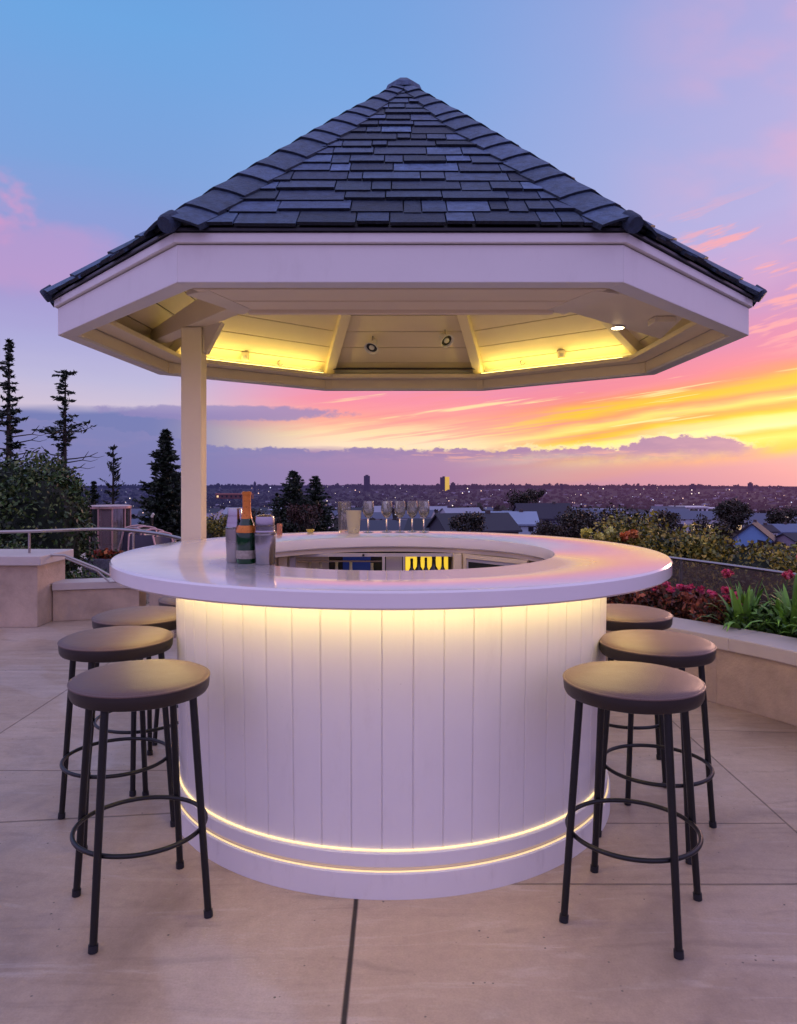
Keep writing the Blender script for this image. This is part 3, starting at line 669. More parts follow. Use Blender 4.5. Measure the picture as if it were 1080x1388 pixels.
mb = GB(); mb.box(-1.214,-1.08,4.09,4.224,0,.12); mb.build('post_base', WHITE_B, gz, .004)
# knee piece by the post head
mb = GB(); mb.hexa([(-1.088,4.12,2.10),(-1.088,4.19,2.10),(-1.07,4.19,2.10),(-1.07,4.12,2.10),(-1.088,4.12,2.242),(-1.088,4.19,2.242),(-.95,4.05,2.242),(-.95,3.98,2.242)]); mb.build('post_brace', WHITE_B)

HALO = mat('unlit_lens', (.7,.68,.6), .2)
# lamps: find where they sit on the sloping ceiling
def on_ceiling(px, py):
    d = Vector(((px-540)/F, 1, (645-py)/F)); o = Vector((0,0,CAMZ)); best = None
    for i in range(8):
        A, B = ceilface(i); nrm = (B-A).cross(apex-A); t = (A-o).dot(nrm)/d.dot(nrm); p = o + d*t
        if t > 4 and (best is None or t < best[0]) :
            best = (t, p, nrm.normalized() if nrm.z < 0 else -nrm.normalized())
    return best[1], best[2]
def lathe_dir(prof, p, d, seg=20):
    mb = GB(); mb.lathe(prof, seg); q = Vector(d).to_track_quat('Z', 'Y').to_matrix(); mb.v = [tuple(q @ Vector(v) + Vector(p)) for v in mb.v]; return mb
for px, py, tgt in ((505,468,(-.9,4.2,.6)), (603,459,(1.3,4.3,1.2))):
    p, nm = on_ceiling(px, py-12); h = p + Vector((0,-.02,-.075)); d = (Vector(tgt)-h).normalized()
    mb = lathe_dir([(0,-.06),(.02,-.058),(.024,-.035),(.040,.0),(.056,.030),(.056,.036),(.050,.034),(.036,.006)], h, d); s = mb.build('spotlight', WHITE)
    mb = GB(); mb.tube([p, p+Vector((0,-.01,-.02)), h], .005, 8); mb.build('bracket', STEELB, s)
    mb = lathe_dir([(0,.016),(.043,.020)], h, d); mb.build('lens', DARK, s)
    mb = lathe_dir([(0,.030),(.020,.026),(.022,.019)], h, d); mb.build('bulb', HALO, s)
    mb = GB(); 
for px, py in ((333,480),(760,477)):
    p, nm = on_ceiling(px, py); mb = GB(); mb.box(p.x-.026,p.x+.026,p.y-.035,p.y+.01,p.z-.05,p.z+.008); s = mb.build('junction_box', WHITE_B)
    mb = GB(); mb.box(p.x-.012,p.x+.012,p.y-.038,p.y-.0355,p.z-.04,p.z-.016); mb.build('box_lid', GREY, s)
for px, py in ((380,489),(708,488)):
    p, nm = on_ceiling(px, py); pts = [p + Vector((.018*math.cos(t), -.012, -.02+.02*math.sin(t))) for t in np.linspace(PI/2, PI*1.9, 10)]
    mb = GB(); mb.tube(pts, .004, 8); mb.build('hook', STEELB)
mb = GB(); mb.tube([(-.55,5.86,2.262),(.64,5.86,2.262)], .008, 8); mb.build('conduit', DARK)
mb = GB(); mb.lathe([(0,0),(.034,0),(.034,-.006),(0,-.006)], 24, c=(1.10,3.72,2.162)); s = mb.build('downlight', WHITE)
mb = GB(); mb.lathe([(0,-.008),(.028,-.008)], 24, c=(1.10,3.72,2.162)); mb.build('bulb', BULB, s)

# slates
EO = off(OC, .030); ZE = 2.298; RA = Vector((CXY.x, CXY.y, 3.70))
mb = GB()
for i in range(8):
    A = Vector((*EO[i], ZE)); B = Vector((*EO[(i+1)%8], ZE)); ed = (B-A); Wd = ed.length; e = ed.normalized()
    mid = (A+B)/2; nrm = e.cross(RA-A).normalized(); nrm = nrm if nrm.z > 0 else -nrm
    n = 19
    for k in range(n-1):
        t0, t1 = k/n, (k+1.18)/n; L0, R0 = A.lerp(RA,t0), B.lerp(RA,t0); L1, R1 = A.lerp(RA,t1), B.lerp(RA,t1)
        w0 = (R0-L0).length; a0 = (L0-A).dot(e); lo, hi = (L1-L0).dot(e), (R1-L0).dot(e); x = -R.random()*.14
        while x < w0:
            wd = R.choice((.07,.09,.12,.16,.2,.24))*R.uniform(.85,1.15); s0, s1 = max(x, 0), min(x+wd-.005, w0); x += wd
            if s1-s0 < .01: continue
            u0, u1 = min(max(s0, lo), hi), min(max(s1, lo), hi)
            up = (L1-L0) - e*lo; jt = R.uniform(-.016,.012); lf = .0145+R.uniform(-.004,.005)
            b = [L0+e*s0, L0+e*s1, L0+e*u1+up, L0+e*u0+up]; b[0] = b[0]+up.normalized()*jt; b[1] = b[1]+up.normalized()*(jt+R.uniform(-.003,.003))
            q = [b[0]+nrm*(lf-.012), b[1]+nrm*(lf-.012), b[2]-nrm*.004, b[3]-nrm*.004, b[0]+nrm*lf, b[1]+nrm*lf, b[2]+nrm*.004, b[3]+nrm*.004]
            s = R.choice((.5,.75,.95,1.05,1.3,1.8))*R.uniform(.85,1.15); mb.hexa(q, col=(s*R.uniform(.95,1.05), s, s*R.uniform(.97,1.08))); mb.c[-4] = (.12,.12,.12)  # butt face painted dark as the shadow line between courses
rf = mb.build('roof_slates', SLATE)
mb = GB()
for i in range(8): 
    a, b = Vector((*off(OC,.02)[i], ZE-.004)), Vector((*off(OC,.02)[(i+1)%8], ZE-.004)); mb.face([a, b, RA-Vector((0,0,.004))])
mb.build('roof_felt', DARK, gz, fix=False)
for i in range(8):
    P = Vector((*EO[i], ZE)); d = RA-P; Lh = d.length; dn = d.normalized()
    ea = (Vector((*EO[i-1], ZE)) - P).normalized(); eb = (Vector((*EO[(i+1)%8], ZE)) - P).normalized()
    la = (ea - dn*ea.dot(dn)).normalized(); lb = (eb - dn*eb.dot(dn)).normalized(); upv = -(la+lb).normalized()
    if upv.z < 0: upv = -upv
    mb = GB(); n = 13; s = -.012
    k = 0
    while s < Lh-.06:
        ln = R.uniform(.16,.22) if k % 3 else R.uniform(.11,.15); shade = R.uniform(.9,1.5); k += 1
        s2 = min(s+ln+.03, Lh); rings = []
        for (ss, lift) in ((s, .023), (s2, .010)):
            tap = min(1, .35+ (Lh-ss)/ .9 * .65); wv_ = .128*tap; pts = []
            for (kk) in (-1,-.75,-.45,-.2,0,.2,.45,.75,1):
                lat = la if kk < 0 else lb; pts.append(P + dn*ss + lat*(abs(kk)*wv_) + upv*(lift + .018*(1-kk*kk)*tap))
            rings.append(pts)
        a, b = rings; th = upv*-.010
        for j in range(8):
            mb.face([a[j],a[j+1],b[j+1],b[j]], col=(shade,)*3, smooth=False); mb.face([a[j]+th,a[j+1]+th,a[j+1],a[j]], col=(.3,)*3)
        for j in (0, 8): mb.face([a[j]+th*2,a[j],b[j],b[j]+th*2], col=(.25,)*3)
        s += ln
    # rolled butt end at the eave
    p0 = P - dn*.03 + upv*.012; mb.lathe([(0,0),(.030,0),(.034,.01),(.034,.06)], 14, col=(.5,.5,.55)); 
    k0 = len(mb.v) - 14*4; q = dn.to_track_quat('Z','Y').to_matrix()
    for vi in range(k0, len(mb.v)): mb.v[vi] = tuple(q @ Vector(mb.v[vi]) + p0)
    mb.build('hip_cap', SLATE, rf, fix=False)
    # the child of the slates keeps the same local frame
mb = GB(); z = RA.z
mb.lathe([(.115,-.055),(.10,-.02),(.05,.018),(0,.024)], 8, c=(RA.x,RA.y,z+.004), smooth=False, col=(1.2,1.2,1.25), a0=PI/8, a1=2*PI+PI/8); mb.build('ridge_cap', SLATE, rf)

# ------------------------------------------------------------------ planting
DG = [(.016,.036,.010),(.03,.065,.014),(.05,.10,.022),(.008,.018,.008),(.09,.12,.03)]
YG = [(.24,.20,.02),(.13,.13,.02),(.06,.07,.015),(.34,.24,.03)]
def core(cent, rad, name, parent, m):
    bm = bmesh.new(); bmesh.ops.create_icosphere(bm, subdivisions=3, radius=1)
    for v in bm.verts: f = .78+R.uniform(-.09,.09); v.co = Vector((v.co.x*rad[0]*f+cent[0], v.co.y*rad[1]*f+cent[1], v.co.z*rad[2]*f+cent[2]))
    me = bpy.data.meshes.new(name); bm.to_mesh(me); bm.free(); me.materials.append(m); o = bpy.data.objects.new(name, me); C.objects.link(o); o.parent = parent; return o
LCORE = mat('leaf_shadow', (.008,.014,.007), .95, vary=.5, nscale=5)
def bush(x, y, z, rx, ry, rz_, n, size, cols, label, cat='shrub', name='shrub', group=None, extra=None, clumps=44, lobes=5, stem=True):
    n = int(n*1.9); size *= .66
    t = empty(name, (x,y,z), label, cat, group)
    cs, rr = [(0,0,rz_*.9)], [(rx,ry,rz_)]
    for k in range(lobes):
        a = R.random()*2*PI; cs.append((rx*.55*math.cos(a), ry*.55*math.sin(a), rz_*(.9+R.uniform(-.2,.55)))); f = R.uniform(.45,.7); rr.append((rx*f, ry*f, rz_*f))
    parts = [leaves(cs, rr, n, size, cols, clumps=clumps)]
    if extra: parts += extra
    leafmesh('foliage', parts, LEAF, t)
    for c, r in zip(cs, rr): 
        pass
    core(cs[0], (rx*.95,ry*.95,rz_*.95), 'shade_core', t, LCORE)  # opaque near-black core, interior shade of the shrub painted as a solid
    return t
# left hedge mass
bush(-5.55,10.6,-.35,.95,.9,1.12,9000,.11,DG,'tall dark evergreen shrub with highest crown at the left edge', group='dark shrubs beyond the left railing')
bush(-4.95,10.3,-.35,.62,.8,1.02,8000,.10,DG+[(.05,.07,.015)],'dark evergreen shrub in the middle of the left planting', group='dark shrubs beyond the left railing')
bush(-6.9,10.5,-.35,1.2,1.0,1.2,7000,.12,DG,'wide dark evergreen shrub reaching out of the left edge', group='dark shrubs beyond the left railing')
bush(-3.6,8.5,-.45,.6,.4,.42,5000,.075,DG+[(.05,.09,.02)],'leafy bush behind the sloping handrail', group='dark shrubs beyond the left railing')
bush(-4.9,8.7,-.45,.8,.5,.62,4500,.075,DG,'bush behind the stone pier under the railing', group='dark shrubs beyond the left railing')
bush(-2.35,12.6,-.4,.35,.35,.5,1500,.08,YG,'yellow green shrub peeping beside the gazebo post', group=None)
bush(-2.75,10.3,-.4,.35,.35,.42,1500,.07,YG,'small yellowish shrub behind the folding chairs')
# right bushes beyond the glass
bush(3.05,8.6,-.6,.75,.7,.80,7500,.075,YG,'yellow green shrub left of its twin beyond the glass balustrade', group='yellow green shrubs beyond the balustrade')
bush(3.85,8.3,-.6,.75,.7,.70,7500,.075,YG,'broad yellow green shrub below the blue gabled house', group='yellow green shrubs beyond the balustrade')
bush(4.75,8.4,-.6,.6,.6,.56,5000,.075,YG,'yellow green shrub at the right edge beyond the balustrade', group='yellow green shrubs beyond the balustrade')
bush(6.3,8.4,-.6,1.0,.8,.6,4000,.08,YG,'yellow green shrub outside the right edge', group='yellow green shrubs beyond the balustrade')

# bed plants
def flowers(n, cx, cy, cz, rx, ry, rz_, size, col): return leaves([(cx,cy,cz)], [(rx,ry,rz_)], n, size, [col], shell=.2, seedcol=.3, aspect=.9)
RD = [(.34,.10,.06),(.20,.05,.03),(.10,.03,.02),(.05,.045,.015),(.32,.10,.06),(.06,.03,.02)]
pos = [(1.80,5.62),(2.02,5.38),(2.2,5.12),(1.62,5.85),(2.16,5.45),(1.98,5.7),(2.32,5.22)]
for k, (x, y) in enumerate(pos):
    l = ['leftmost','second from left','round','rearmost','back middle','back left','rightmost'][k]
    t = empty('red_leaved_plant', (x,y,.31), l + ' bushy plant with red and bronze leaves behind the parapet', 'plant', 'red leaved plants in the bed')
    fl = []
    for q in range(3): fl.append(flowers(40, R.uniform(-.12,.12), R.uniform(-.1,.1), .27+R.uniform(-.02,.05), .035,.035,.025,.028,(.65,.06,.16)))
    leafmesh('foliage', [leaves([(0,0,.12),(.07,.03,.16)], [(.17,.16,.14),(.09,.09,.1)], 1500, .042, RD, clumps=14)] + fl, LEAF, t)
    mb = MB()
    for q in range(5): a = q*1.25; mb.tube([(0,0,0),(.05*math.cos(a),.05*math.sin(a),.1),(.12*math.cos(a),.12*math.sin(a),.2)], [.006,.004,.002], 6)
    mb.build('stems', BARK, t)
def strap_plant(x, y, z, s, label, flower):
    t = empty('strap_leaved_plant', (x,y,z), label, 'plant', 'green strap leaved plants in the bed'); mb = MB()
    for k in range(46):
        a = R.random()*2*PI; ln = s*R.uniform(.6,1.1); lean = R.uniform(.25,1.0); w = .024*R.uniform(.7,1.3); g = R.uniform(.6,1.5)
        c = (.11*g,.26*g,.03*g); pts = []
        for q in range(7):
            u = q/6; r = ln*(lean*u*.75); zz = ln*(u*(1.15-.35*lean) - .55*lean*u*u*u); pts.append((Vector((math.cos(a)*r, math.sin(a)*r, max(zz, .0))), w*(1-u**2.2)+.001))
        sd = Vector((-math.sin(a), math.cos(a), 0))
        for q in range(6):
            (p, w0), (p2, w1) = pts[q], pts[q+1]; mb.face([p-sd*w0, p+sd*w0, p2+sd*w1, p2-sd*w1], col=tuple(v*(.5+.12*q) for v in c), smooth=True)
    mb.build('strap_leaves', LEAF, t, fix=False)
    leafmesh('low_foliage', [leaves([(0,0,.10),(.06,-.04,.13)], [(.17,.17,.13),(.12,.12,.12)], 700, .055, [(.05,.12,.02),(.09,.2,.03),(.03,.07,.015)], clumps=14, aspect=.35)], LEAF, t)
    if flower:
        h = s*R.uniform(1.0,1.15); fx = R.uniform(-.1,.1); mb = MB(); mb.tube([(0,0,0),(fx*.4,0,h*.6),(fx,0,h)], .004, 6, col=(.05,.09,.02)); st_ = mb.build('flower_stalk', LEAF, t)
        leafmesh('bloom', [leaves([(fx,0,h)], [(.035,.035,.028)], 130, .026, [(.62,.05,.14),(.75,.15,.2)], shell=.3, aspect=.9)], FLOWR, st_)
i = 0
pts = []
for k in range(500):
    x, y = R.uniform(2.25, 3.3), R.uniform(3.2, 5.15)
    q = min((Vector((x,y,0))-p).length for p in WS); inside = min(WS, key=lambda p: (Vector((x,y,0))-p).length)
    if not (.40 < q < .95 and x > inside.x): continue
    if any((x-a)**2+(y-b)**2 < .165**2 for a, b in pts): continue
    pts.append((x, y))
pts.sort()
adj = ['at the red planting\'s edge','dense','with arching leaves','with short leaves','leaning over the coping','with upright leaves','near the glass','in the middle of the bed','spreading','beside the bracket','pale tipped','dark based','near the right edge','at the far right','outermost']
for k, (x, y) in enumerate(pts): strap_plant(x, y, .31, R.uniform(.42,.56), 'green strap leaved plant %s, number of places %s along the bed' % (adj[k % len(adj)], ''), k % 3 == 0)
for k, o in enumerate([o for o in C.objects if o.name.startswith('strap_leaved')]): o['label'] = 'green strap leaved plant ' + adj[k % len(adj)] + ' behind the right parapet'
# small flowers seen over the counter at right
for k, (px, pyy, c) in enumerate(((795,722,(.6,.55,.1)),(812,728,(.55,.5,.12)),(828,722,(.6,.6,.2)),(847,728,(.6,.16,.05)),(858,724,(.65,.2,.06)))):
    d = 6.75; x = (px-540)/F*d; z = CAMZ-(pyy-645)/F*d
    t = empty('flowering_plant', (x,d,-.55), ['pale yellow','small yellow','cream','orange','bright orange'][k] + ' flowering plant just above the counter at right', 'flower', 'flowers behind the counter')
    mb = MB(); mb.tube([(0,0,0),(.02,0,(z+.55)*.6),(0,0,z+.55)], [.006,.005,.003], 6); mb.build('stem', BARK, t)
    leafmesh('bloom', [leaves([(0,0,z+.55)], [(.05,.05,.045)], 120, .035, [c], shell=.2, aspect=.9), leaves([(0,0,z+.42)], [(.11,.09,.14)], 260, .05, YG, shell=.2)], FLOWR, t)

# conifers
def conifer(x, y, ztop, label, spread, style='dense', bare=.15, cols=None, n_wh=26, table=None):
    zb = tz(x, y); h = ztop - zb; t = empty('conifer_tree', (x,y,zb), label, 'tree'); cols = cols or [(.012,.022,.014),(.02,.035,.018),(.008,.014,.010),(.035,.045,.02)]
    mb = MB(); lean = R.uniform(-.01,.01)*h; mb.tube([(0,0,-.3),(lean*.5,0,h*.5),(lean,0,h*.98)], [h*.018,h*.011,h*.002], 8); mb.build('trunk', BARK, t)
    mb = MB(); Q = []; Cc = []
    for k in range(n_wh):
        u = bare + (1-bare)*(k/(n_wh-1))**.9; u0 = u
        if style == 'dense': rad = spread*(1-u)**.8*R.uniform(.8,1.15)+.04*spread; nb = 13
        elif table: rad = float(np.interp((1-u)*h/(y/F), [q[0] for q in table], [q[1] for q in table]))*y/F*R.choice((.35,.7,1.0,1.35))*R.uniform(.8,1.3); nb = 6
        elif style == 'tuft':   # bare stretches, tufted top
            band = max(0, math.sin(u*19+1.2))**.6; rad = spread*(.35+.65*(1-u))*R.uniform(.5,1.1)*(.25+.75*band); nb = 5
            if u > .80: rad = spread*.42*math.sin((1-u)/.2*PI*.8+.35)+.05*spread; nb = 7
        else: rad = spread*(.25+.85*(1-u)**.9)*R.uniform(.5,1.1); nb = 5
        for b in range(nb):
            a = R.random()*2*PI; r = rad*R.uniform(.55,1.2); z0 = h*min(.99, u + R.uniform(-.5,.5)/n_wh); tipz = z0 + r*(R.uniform(-.12,.25) if style != 'up' else R.uniform(.35,.8))
            p0, p1 = Vector((lean*u,0,z0)), Vector((math.cos(a)*r, math.sin(a)*r, tipz)); mid = (p0+p1)/2 - Vector((0,0,r*.10))
            mb.tube([p0, mid, p1], [r*.02+.006, r*.014+.004, .004], 5, caps=False)
            m = max(10, int((60 if style == 'dense' else 34)*min(1, r/ spread*1.5)))
            u_ = NR.random(m)**.7; base = np.array(p0)[None]*(1-u_)[:,None]**2 + 2*np.array(mid)[None]*(u_*(1-u_))[:,None] + np.array(p1)[None]*(u_**2)[:,None]
            w_ = r*.16*(1.15-u_)[:,None]; base = base + NR.normal(size=(m,3))*w_*np.array([1,1,.45]); dirv = np.array((p1-p0).normalized())[None] + NR.normal(size=(m,3))*.55
            dirv /= np.linalg.norm(dirv, axis=1)[:,None]; sd = np.cross(dirv, NR.normal(size=(m,3))); sd /= np.linalg.norm(sd, axis=1)[:,None]
            sz = max(.10, h*(.028 if style == 'dense' else .02))*(.6+.8*NR.random(m))[:,None]
            Q.append(np.stack([base-dirv*sz*.5, base+sd*sz*.16, base+dirv*sz*.5, base-sd*sz*.16], 1)); cc = np.array(cols)[NR.integers(0,len(cols),m)]*(.6+.8*NR.random(m))[:,None]; Cc.append(cc)
    mb.build('branches', BARK, t, fix=False)
    leafmesh('needles', [(np.concatenate(Q), np.concatenate(Cc))], LEAF, t); return t
def PXY(px, py, d): return (px-540)/F*d, d, CAMZ + (645-py)/F*d
x, y, z = PXY(12, 458, 26); conifer(x, y, z, 'tallest conifer at the left edge with tufted crown', 1.25, 'tuft', .2, n_wh=40, table=[(0,2),(12,5),(30,11),(45,9),(60,13),(78,8),(90,14),(98,30),(112,34),(120,14),(130,10),(140,20),(150,16),(170,12),(200,20)])
x, y, z = PXY(85, 500, 27); conifer(x, y, z, 'tall thin conifer with round tufted top and bare lower branches', 1.15, 'tuft', .2, n_wh=38, table=[(0,3),(8,11),(22,18),(38,17),(48,6),(60,4),(68,14),(76,27),(90,24),(100,9),(112,5),(118,8),(128,3),(150,4),(200,3)])
BARE = True
for nm, px, yy, side in (('conifer_tree.001', 85, 27, 1), ('conifer_tree', 12, 26, 1)):
    t = bpy.data.objects[nm]; mb = MB()
    for q in range(5 if px > 50 else 9):
        z0 = CAMZ + (645-(618+q*5 if px > 50 else 585+q*8))/F*yy - t.location.z; sd = 1 if q % 3 else -1; ln = R.uniform(.5,1.25); b = Vector((0,0,z0)); pts = [b, b+Vector((sd*ln*.4,R.uniform(-.2,.2),.04)), b+Vector((sd*ln*.75,.1,.12)), b+Vector((sd*ln,.1,.34+R.uniform(-.1,.1)))]
        mb.tube(pts, [.03,.024,.018,.008], 6); mb.tube([pts[2], pts[2]+Vector((sd*.3,0,-.05)), pts[2]+Vector((sd*.55,0,.02))], [.014,.01,.005], 5)
    mb.build('bare_boughs', BARK, t)
x, y, z = PXY(152, 606, 30); conifer(x, y, z, 'sparse conifer with upswept branches above the glass cabinet', 1.05, 'up', .35, n_wh=20)
x, y, z = PXY(127, 652, 32); conifer(x, y, z, 'small conifer left of the upswept one', .8, 'dense', .1)
x, y, z = PXY(224, 582, 30); conifer(x, y, z, 'dense pointed spruce just left of the gazebo post', 2.1, 'dense', .08, n_wh=44)
x, y, z = PXY(397, 638, 46); conifer(x, y, z, 'broad dark spruce behind the counter, left of a pair', 3.4, 'dense', .05, n_wh=42)
x, y, z = PXY(427, 645, 48); conifer(x, y, z, 'narrower spruce behind the counter, right of a pair', 3.3, 'dense', .05, n_wh=42)
x, y, z = PXY(375, 668, 52); conifer(x, y, z, 'low spruce left of the pair behind the counter', 2.4, 'dense', .05, n_wh=22)
# broadleaf trees in the middle distance
def tree(x, y, zc, r, label, cols, n=3500, size=None, flat=.8, group=None):
    zb = tz(x, y); t = empty('broadleaf_tree', (x,y,zb), label, 'tree', group); cz = zc-zb
    mb = MB(); mb.tube([(0,0,-.5),(0,0,cz)], [r*.09,r*.05], 8)
    for q in range(5): a = q*1.26; mb.tube([(0,0,max(cz*.5,.2)),(r*.5*math.cos(a), r*.5*math.sin(a), cz+r*.1)], [r*.05,r*.02], 6)
    mb.build('trunk', BARK, t)
    cs, rr = [(0,0,cz)], [(r*.8,r*.8,r*flat*.8)]
    for q in range(8): a = R.random()*2*PI; cs.append((r*.55*math.cos(a), r*.55*math.sin(a), cz+R.uniform(-.35,.5)*r*flat)); f = R.uniform(.3,.5); rr.append((r*f,r*f,r*f*flat))
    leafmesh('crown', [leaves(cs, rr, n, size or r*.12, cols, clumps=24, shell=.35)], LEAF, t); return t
BR = [(.03,.02,.012),(.05,.03,.018),(.02,.02,.012),(.07,.045,.02)]
x, y, z = PXY(994, 700, 190); tree(x, y, z, 5.6, 'large dark round tree rising behind the gabled house', BR[:3], 5000, flat=.95)
for px, py, d, r, l in ((768,716,60,2.0,'brown leaved tree left of a lower one over the counter'),(800,712,66,2.4,'rounded brown tree over the right of the counter'),(845,712,62,2.5,'wide brown tree left of the yellow shrubs'),(740,722,58,1.5,'small brown tree by the grey roofs'),
                        (415,700,40,1.15,'reddish tree in front of the spruce pair'),(350,712,38,1.2,'dark shrub tree left of the spruces'),(700,676,420,9,'dark tree on the near slope, far right of the golden tower'),(725,672,500,8,'slender tree clump by the long roof'),
                        (1062,700,210,5,'dark tree at the right edge below the skyline'),(630,712,90,2.6,'dark tree beside the wide grey roof'),(300,715,30,.9,'olive shrub tree right of the gazebo post'),(330,722,26,.8,'olive shrub tree behind the shakers'),
                        (965,722,80,2.6,'brown tree left of the gabled house'),(900,712,90,3.0,'brown tree below the white hotel')):
    x, y, z = PXY(px, py, d); cl = BR if 'brown' in l else ([(.05,.015,.012),(.07,.03,.02)] if 'reddish' in l else (YG if 'olive' in l else BR[:3])); tree(x, y, z, r, l, cl, 1800)

# ------------------------------------------------------------------ glass cabinet and chairs on the lower terrace
x = (149-540)/F*13
t = empty('glass_cabinet', (x,13,-.35), 'round glazed cabinet with rose metal frame on the lower terrace', 'cabinet')
mb = MB(); mb.lathe([(0,1.25),(.33,1.25),(.36,1.24),(.36,1.20),(.33,1.195),(0,1.195)], 24); mb.build('top', PINKF, t)
mb = MB(); mb.lathe([(0,.12),(.35,.12),(.36,.11),(.36,0),(0,0)], 24); mb.build('base', PINKF, t)
for k in range(9):
    a0 = k*2*PI/9+.3; mb = MB(); mb.lathe([(.322,.12),(.322,1.195)], 5, a0=a0, a1=a0+2*PI/9); mb.build('glazing', (CABG, STEEL, INK)[k % 3], t)
for k in range(9):
    a = k*2*PI/9+.3; mb = MB(); mb.tube([(.335*math.cos(a),.335*math.sin(a),.12),(.335*math.cos(a),.335*math.sin(a),1.195)], .016, 8); mb.build('upright', PINKF, t)
for q in (.5,.85):
    mb = MB(); mb.lathe([(0,q),(.3,q),(.3,q+.02),(0,q+.02)], 24); mb.build('shelf', STEELB, t)
def chair(loc, rz, label, m):
    t = empty('folding_chair', loc, label, 'chair', 'folding chairs on the lower terrace', rz)
    for s in (-1, 1):
        mb = MB(); mb.tube([(s*.2,-.22,0),(s*.2,.0,.44),(s*.2,.14,.9)], .014, 8); mb.build('leg', PINKF, t)
        mb = MB(); mb.tube([(s*.18,.22,0),(s*.18,-.18,.45)], .014, 8); mb.build('leg', PINKF, t)
    mb = MB(); mb.hexa([(-.19,-.2,.43),(.19,-.2,.43),(.19,.16,.43),(-.19,.16,.43),(-.19,-.2,.45),(.19,-.2,.45),(.19,.16,.45),(-.19,.16,.45)]); mb.build('seat', m, t)
    mb = MB(); n = 8
    for k in range(n):
        a0, a1 = k/n, (k+1)/n; f = lambda u: (.4*u-.2, .09+.03*math.sin(u*PI)); (x0,y0),(x1,y1) = f(a0), f(a1)
        mb.hexa([(x0,y0,.55),(x1,y1,.55),(x1,y1+.01,.55),(x0,y0+.01,.55),(x0,y0+.05,.88),(x1,y1+.05,.88),(x1,y1+.06,.88),(x0,y0+.06,.88)])
    mb.build('backrest', m, t)
    mb = MB(); mb.tube([(-.2,.14,.9),(-.1,.17,.93),(0,.18,.94),(.1,.17,.93),(.2,.14,.9)], .014, 8); mb.build('top_bar', PINKF, t)
DCAN = mat('dark_sling', (.06,.05,.08), .6)
for px, d, rz, l, m in ((186,12.2,.3,'pale canvas folding chair nearest the glass cabinet',CANVAS),(203,12.0,.9,'dark sling folding chair second from the cabinet',DCAN),(217,11.4,1.1,'canvas folding chair in the middle of the row',CANVAS),(230,10.8,1.2,'dark sling folding chair close to the gazebo post',DCAN),(170,11.6,-.5,'dark sling folding chair in front of the glass cabinet',DCAN),(192,10.9,.2,'dark sling folding chair nearest the curved railing',DCAN)):
    chair(((px-540)/F*d, d, -.35), rz, l, m)
t = empty('planter_box', ((145-540)/F*11.4, 11.4, -.35), 'grey pebbled planter box with orange flowers beside the folding chairs', 'planter')
mb = MB(); mb.box(-.32,.32,-.16,.16,0,.5); mb.build('box_body', mat('pebble', (.2,.2,.26), .7, vary=.9, nscale=45), t, .01)
leafmesh('flowers', [leaves([(0,0,.55)], [(.32,.15,.09)], 500, .06, [(.6,.16,.04),(.5,.1,.08),(.05,.07,.02)], shell=.2, aspect=.8)], FLOWR, t)
t = empty('garden_lamp', ((206-540)/F*12.8, 12.8, -.35), 'slim bollard lamp with pale tip behind the folding chairs', 'lamp')
mb = MB(); mb.tube([(0,0,0),(0,0,1.05)], .02, 10); mb.build('pole', BARK, t)
mb = MB(); mb.tube([(0,0,1.05),(0,0,1.08),(.03,0,1.11)], .022, 10); mb.build('lamp_head', CLIP, t)

# ------------------------------------------------------------------ town
def wallwin(mb, x0, x1, y, z0, z1, nx, nz, lit, d=-.05):
    for i in range(nx):
        for j in range(nz):
            cx = x0+(x1-x0)*(i+.5)/nx; cz = z0+(z1-z0)*(j+.5)/nz; w, h = (x1-x0)/nx*.24, (z1-z0)/nz*.28
            mb.box(cx-w,cx+w,y+d,y+.02,cz-h,cz+h, m=0)
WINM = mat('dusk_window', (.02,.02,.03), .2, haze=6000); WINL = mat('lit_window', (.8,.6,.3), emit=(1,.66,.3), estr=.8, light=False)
def gable_house(loc, rz, w, dp, h, rh, wc, rc, label, nx=3, lit=False, sc=1):
    t = empty('gabled_house', loc, label, 'house', None, rz)
    mb = MB(); mb.box(-w/2,w/2,-dp/2,dp/2,0,h,col=wc)
    for s in (-1,1): mb.face([(s*w/2,-dp/2,h),(s*w/2,dp/2,h),(s*w/2,0,h+rh)], col=wc)
    mb.build('wall', HOUSEM, t, fix=False)
    mb = MB(); ov = .4
    for s in (-1, 1):
        mb.hexa([(-w/2-ov,s*(dp/2+ov),h-ov*rh/(dp/2)),(w/2+ov,s*(dp/2+ov),h-ov*rh/(dp/2)),(w/2+ov,0,h+rh),(-w/2-ov,0,h+rh)]+[(-w/2-ov,s*(dp/2+ov),h-ov*rh/(dp/2)+.25),(w/2+ov,s*(dp/2+ov),h-ov*rh/(dp/2)+.25),(w/2+ov,0,h+rh+.25),(-w/2-ov,0,h+rh+.25)], col=rc)
    rf = mb.build('roof', HOUSEM, t); mb = MB(); mb.box(w*.2,w*.2+.6,-.3,.3,h+rh*.4,h+rh+.6,col=(.07,.05,.05)); mb.build('chimney', HOUSEM, rf)
    for i in range(nx):
        cx = -w/2 + w*(i+.5)/nx; mb = MB(); mb.box(cx-w/nx*.2,cx+w/nx*.2,-dp/2-.06,-dp/2+.02,h*.35,h*.8); fr = mb.build('window', WINL if lit and i == 0 else WINM, t)
    mb = MB(); mb.box(-w/2-.06,-w/2+.02,-.6,.6,h*.4,h*.8); mb.build('window', WINM, t)
    return t
def at(px, d): x = (px-540)/F*d; return (x, d, tz(x, d))
def seat(px, pyb, d): return ((px-540)/F*d, d, CAMZ-(pyb-645)/F*d)
BL = (.16,.30,.55); WH = (.55,.55,.6); DKR = (.03,.03,.045)
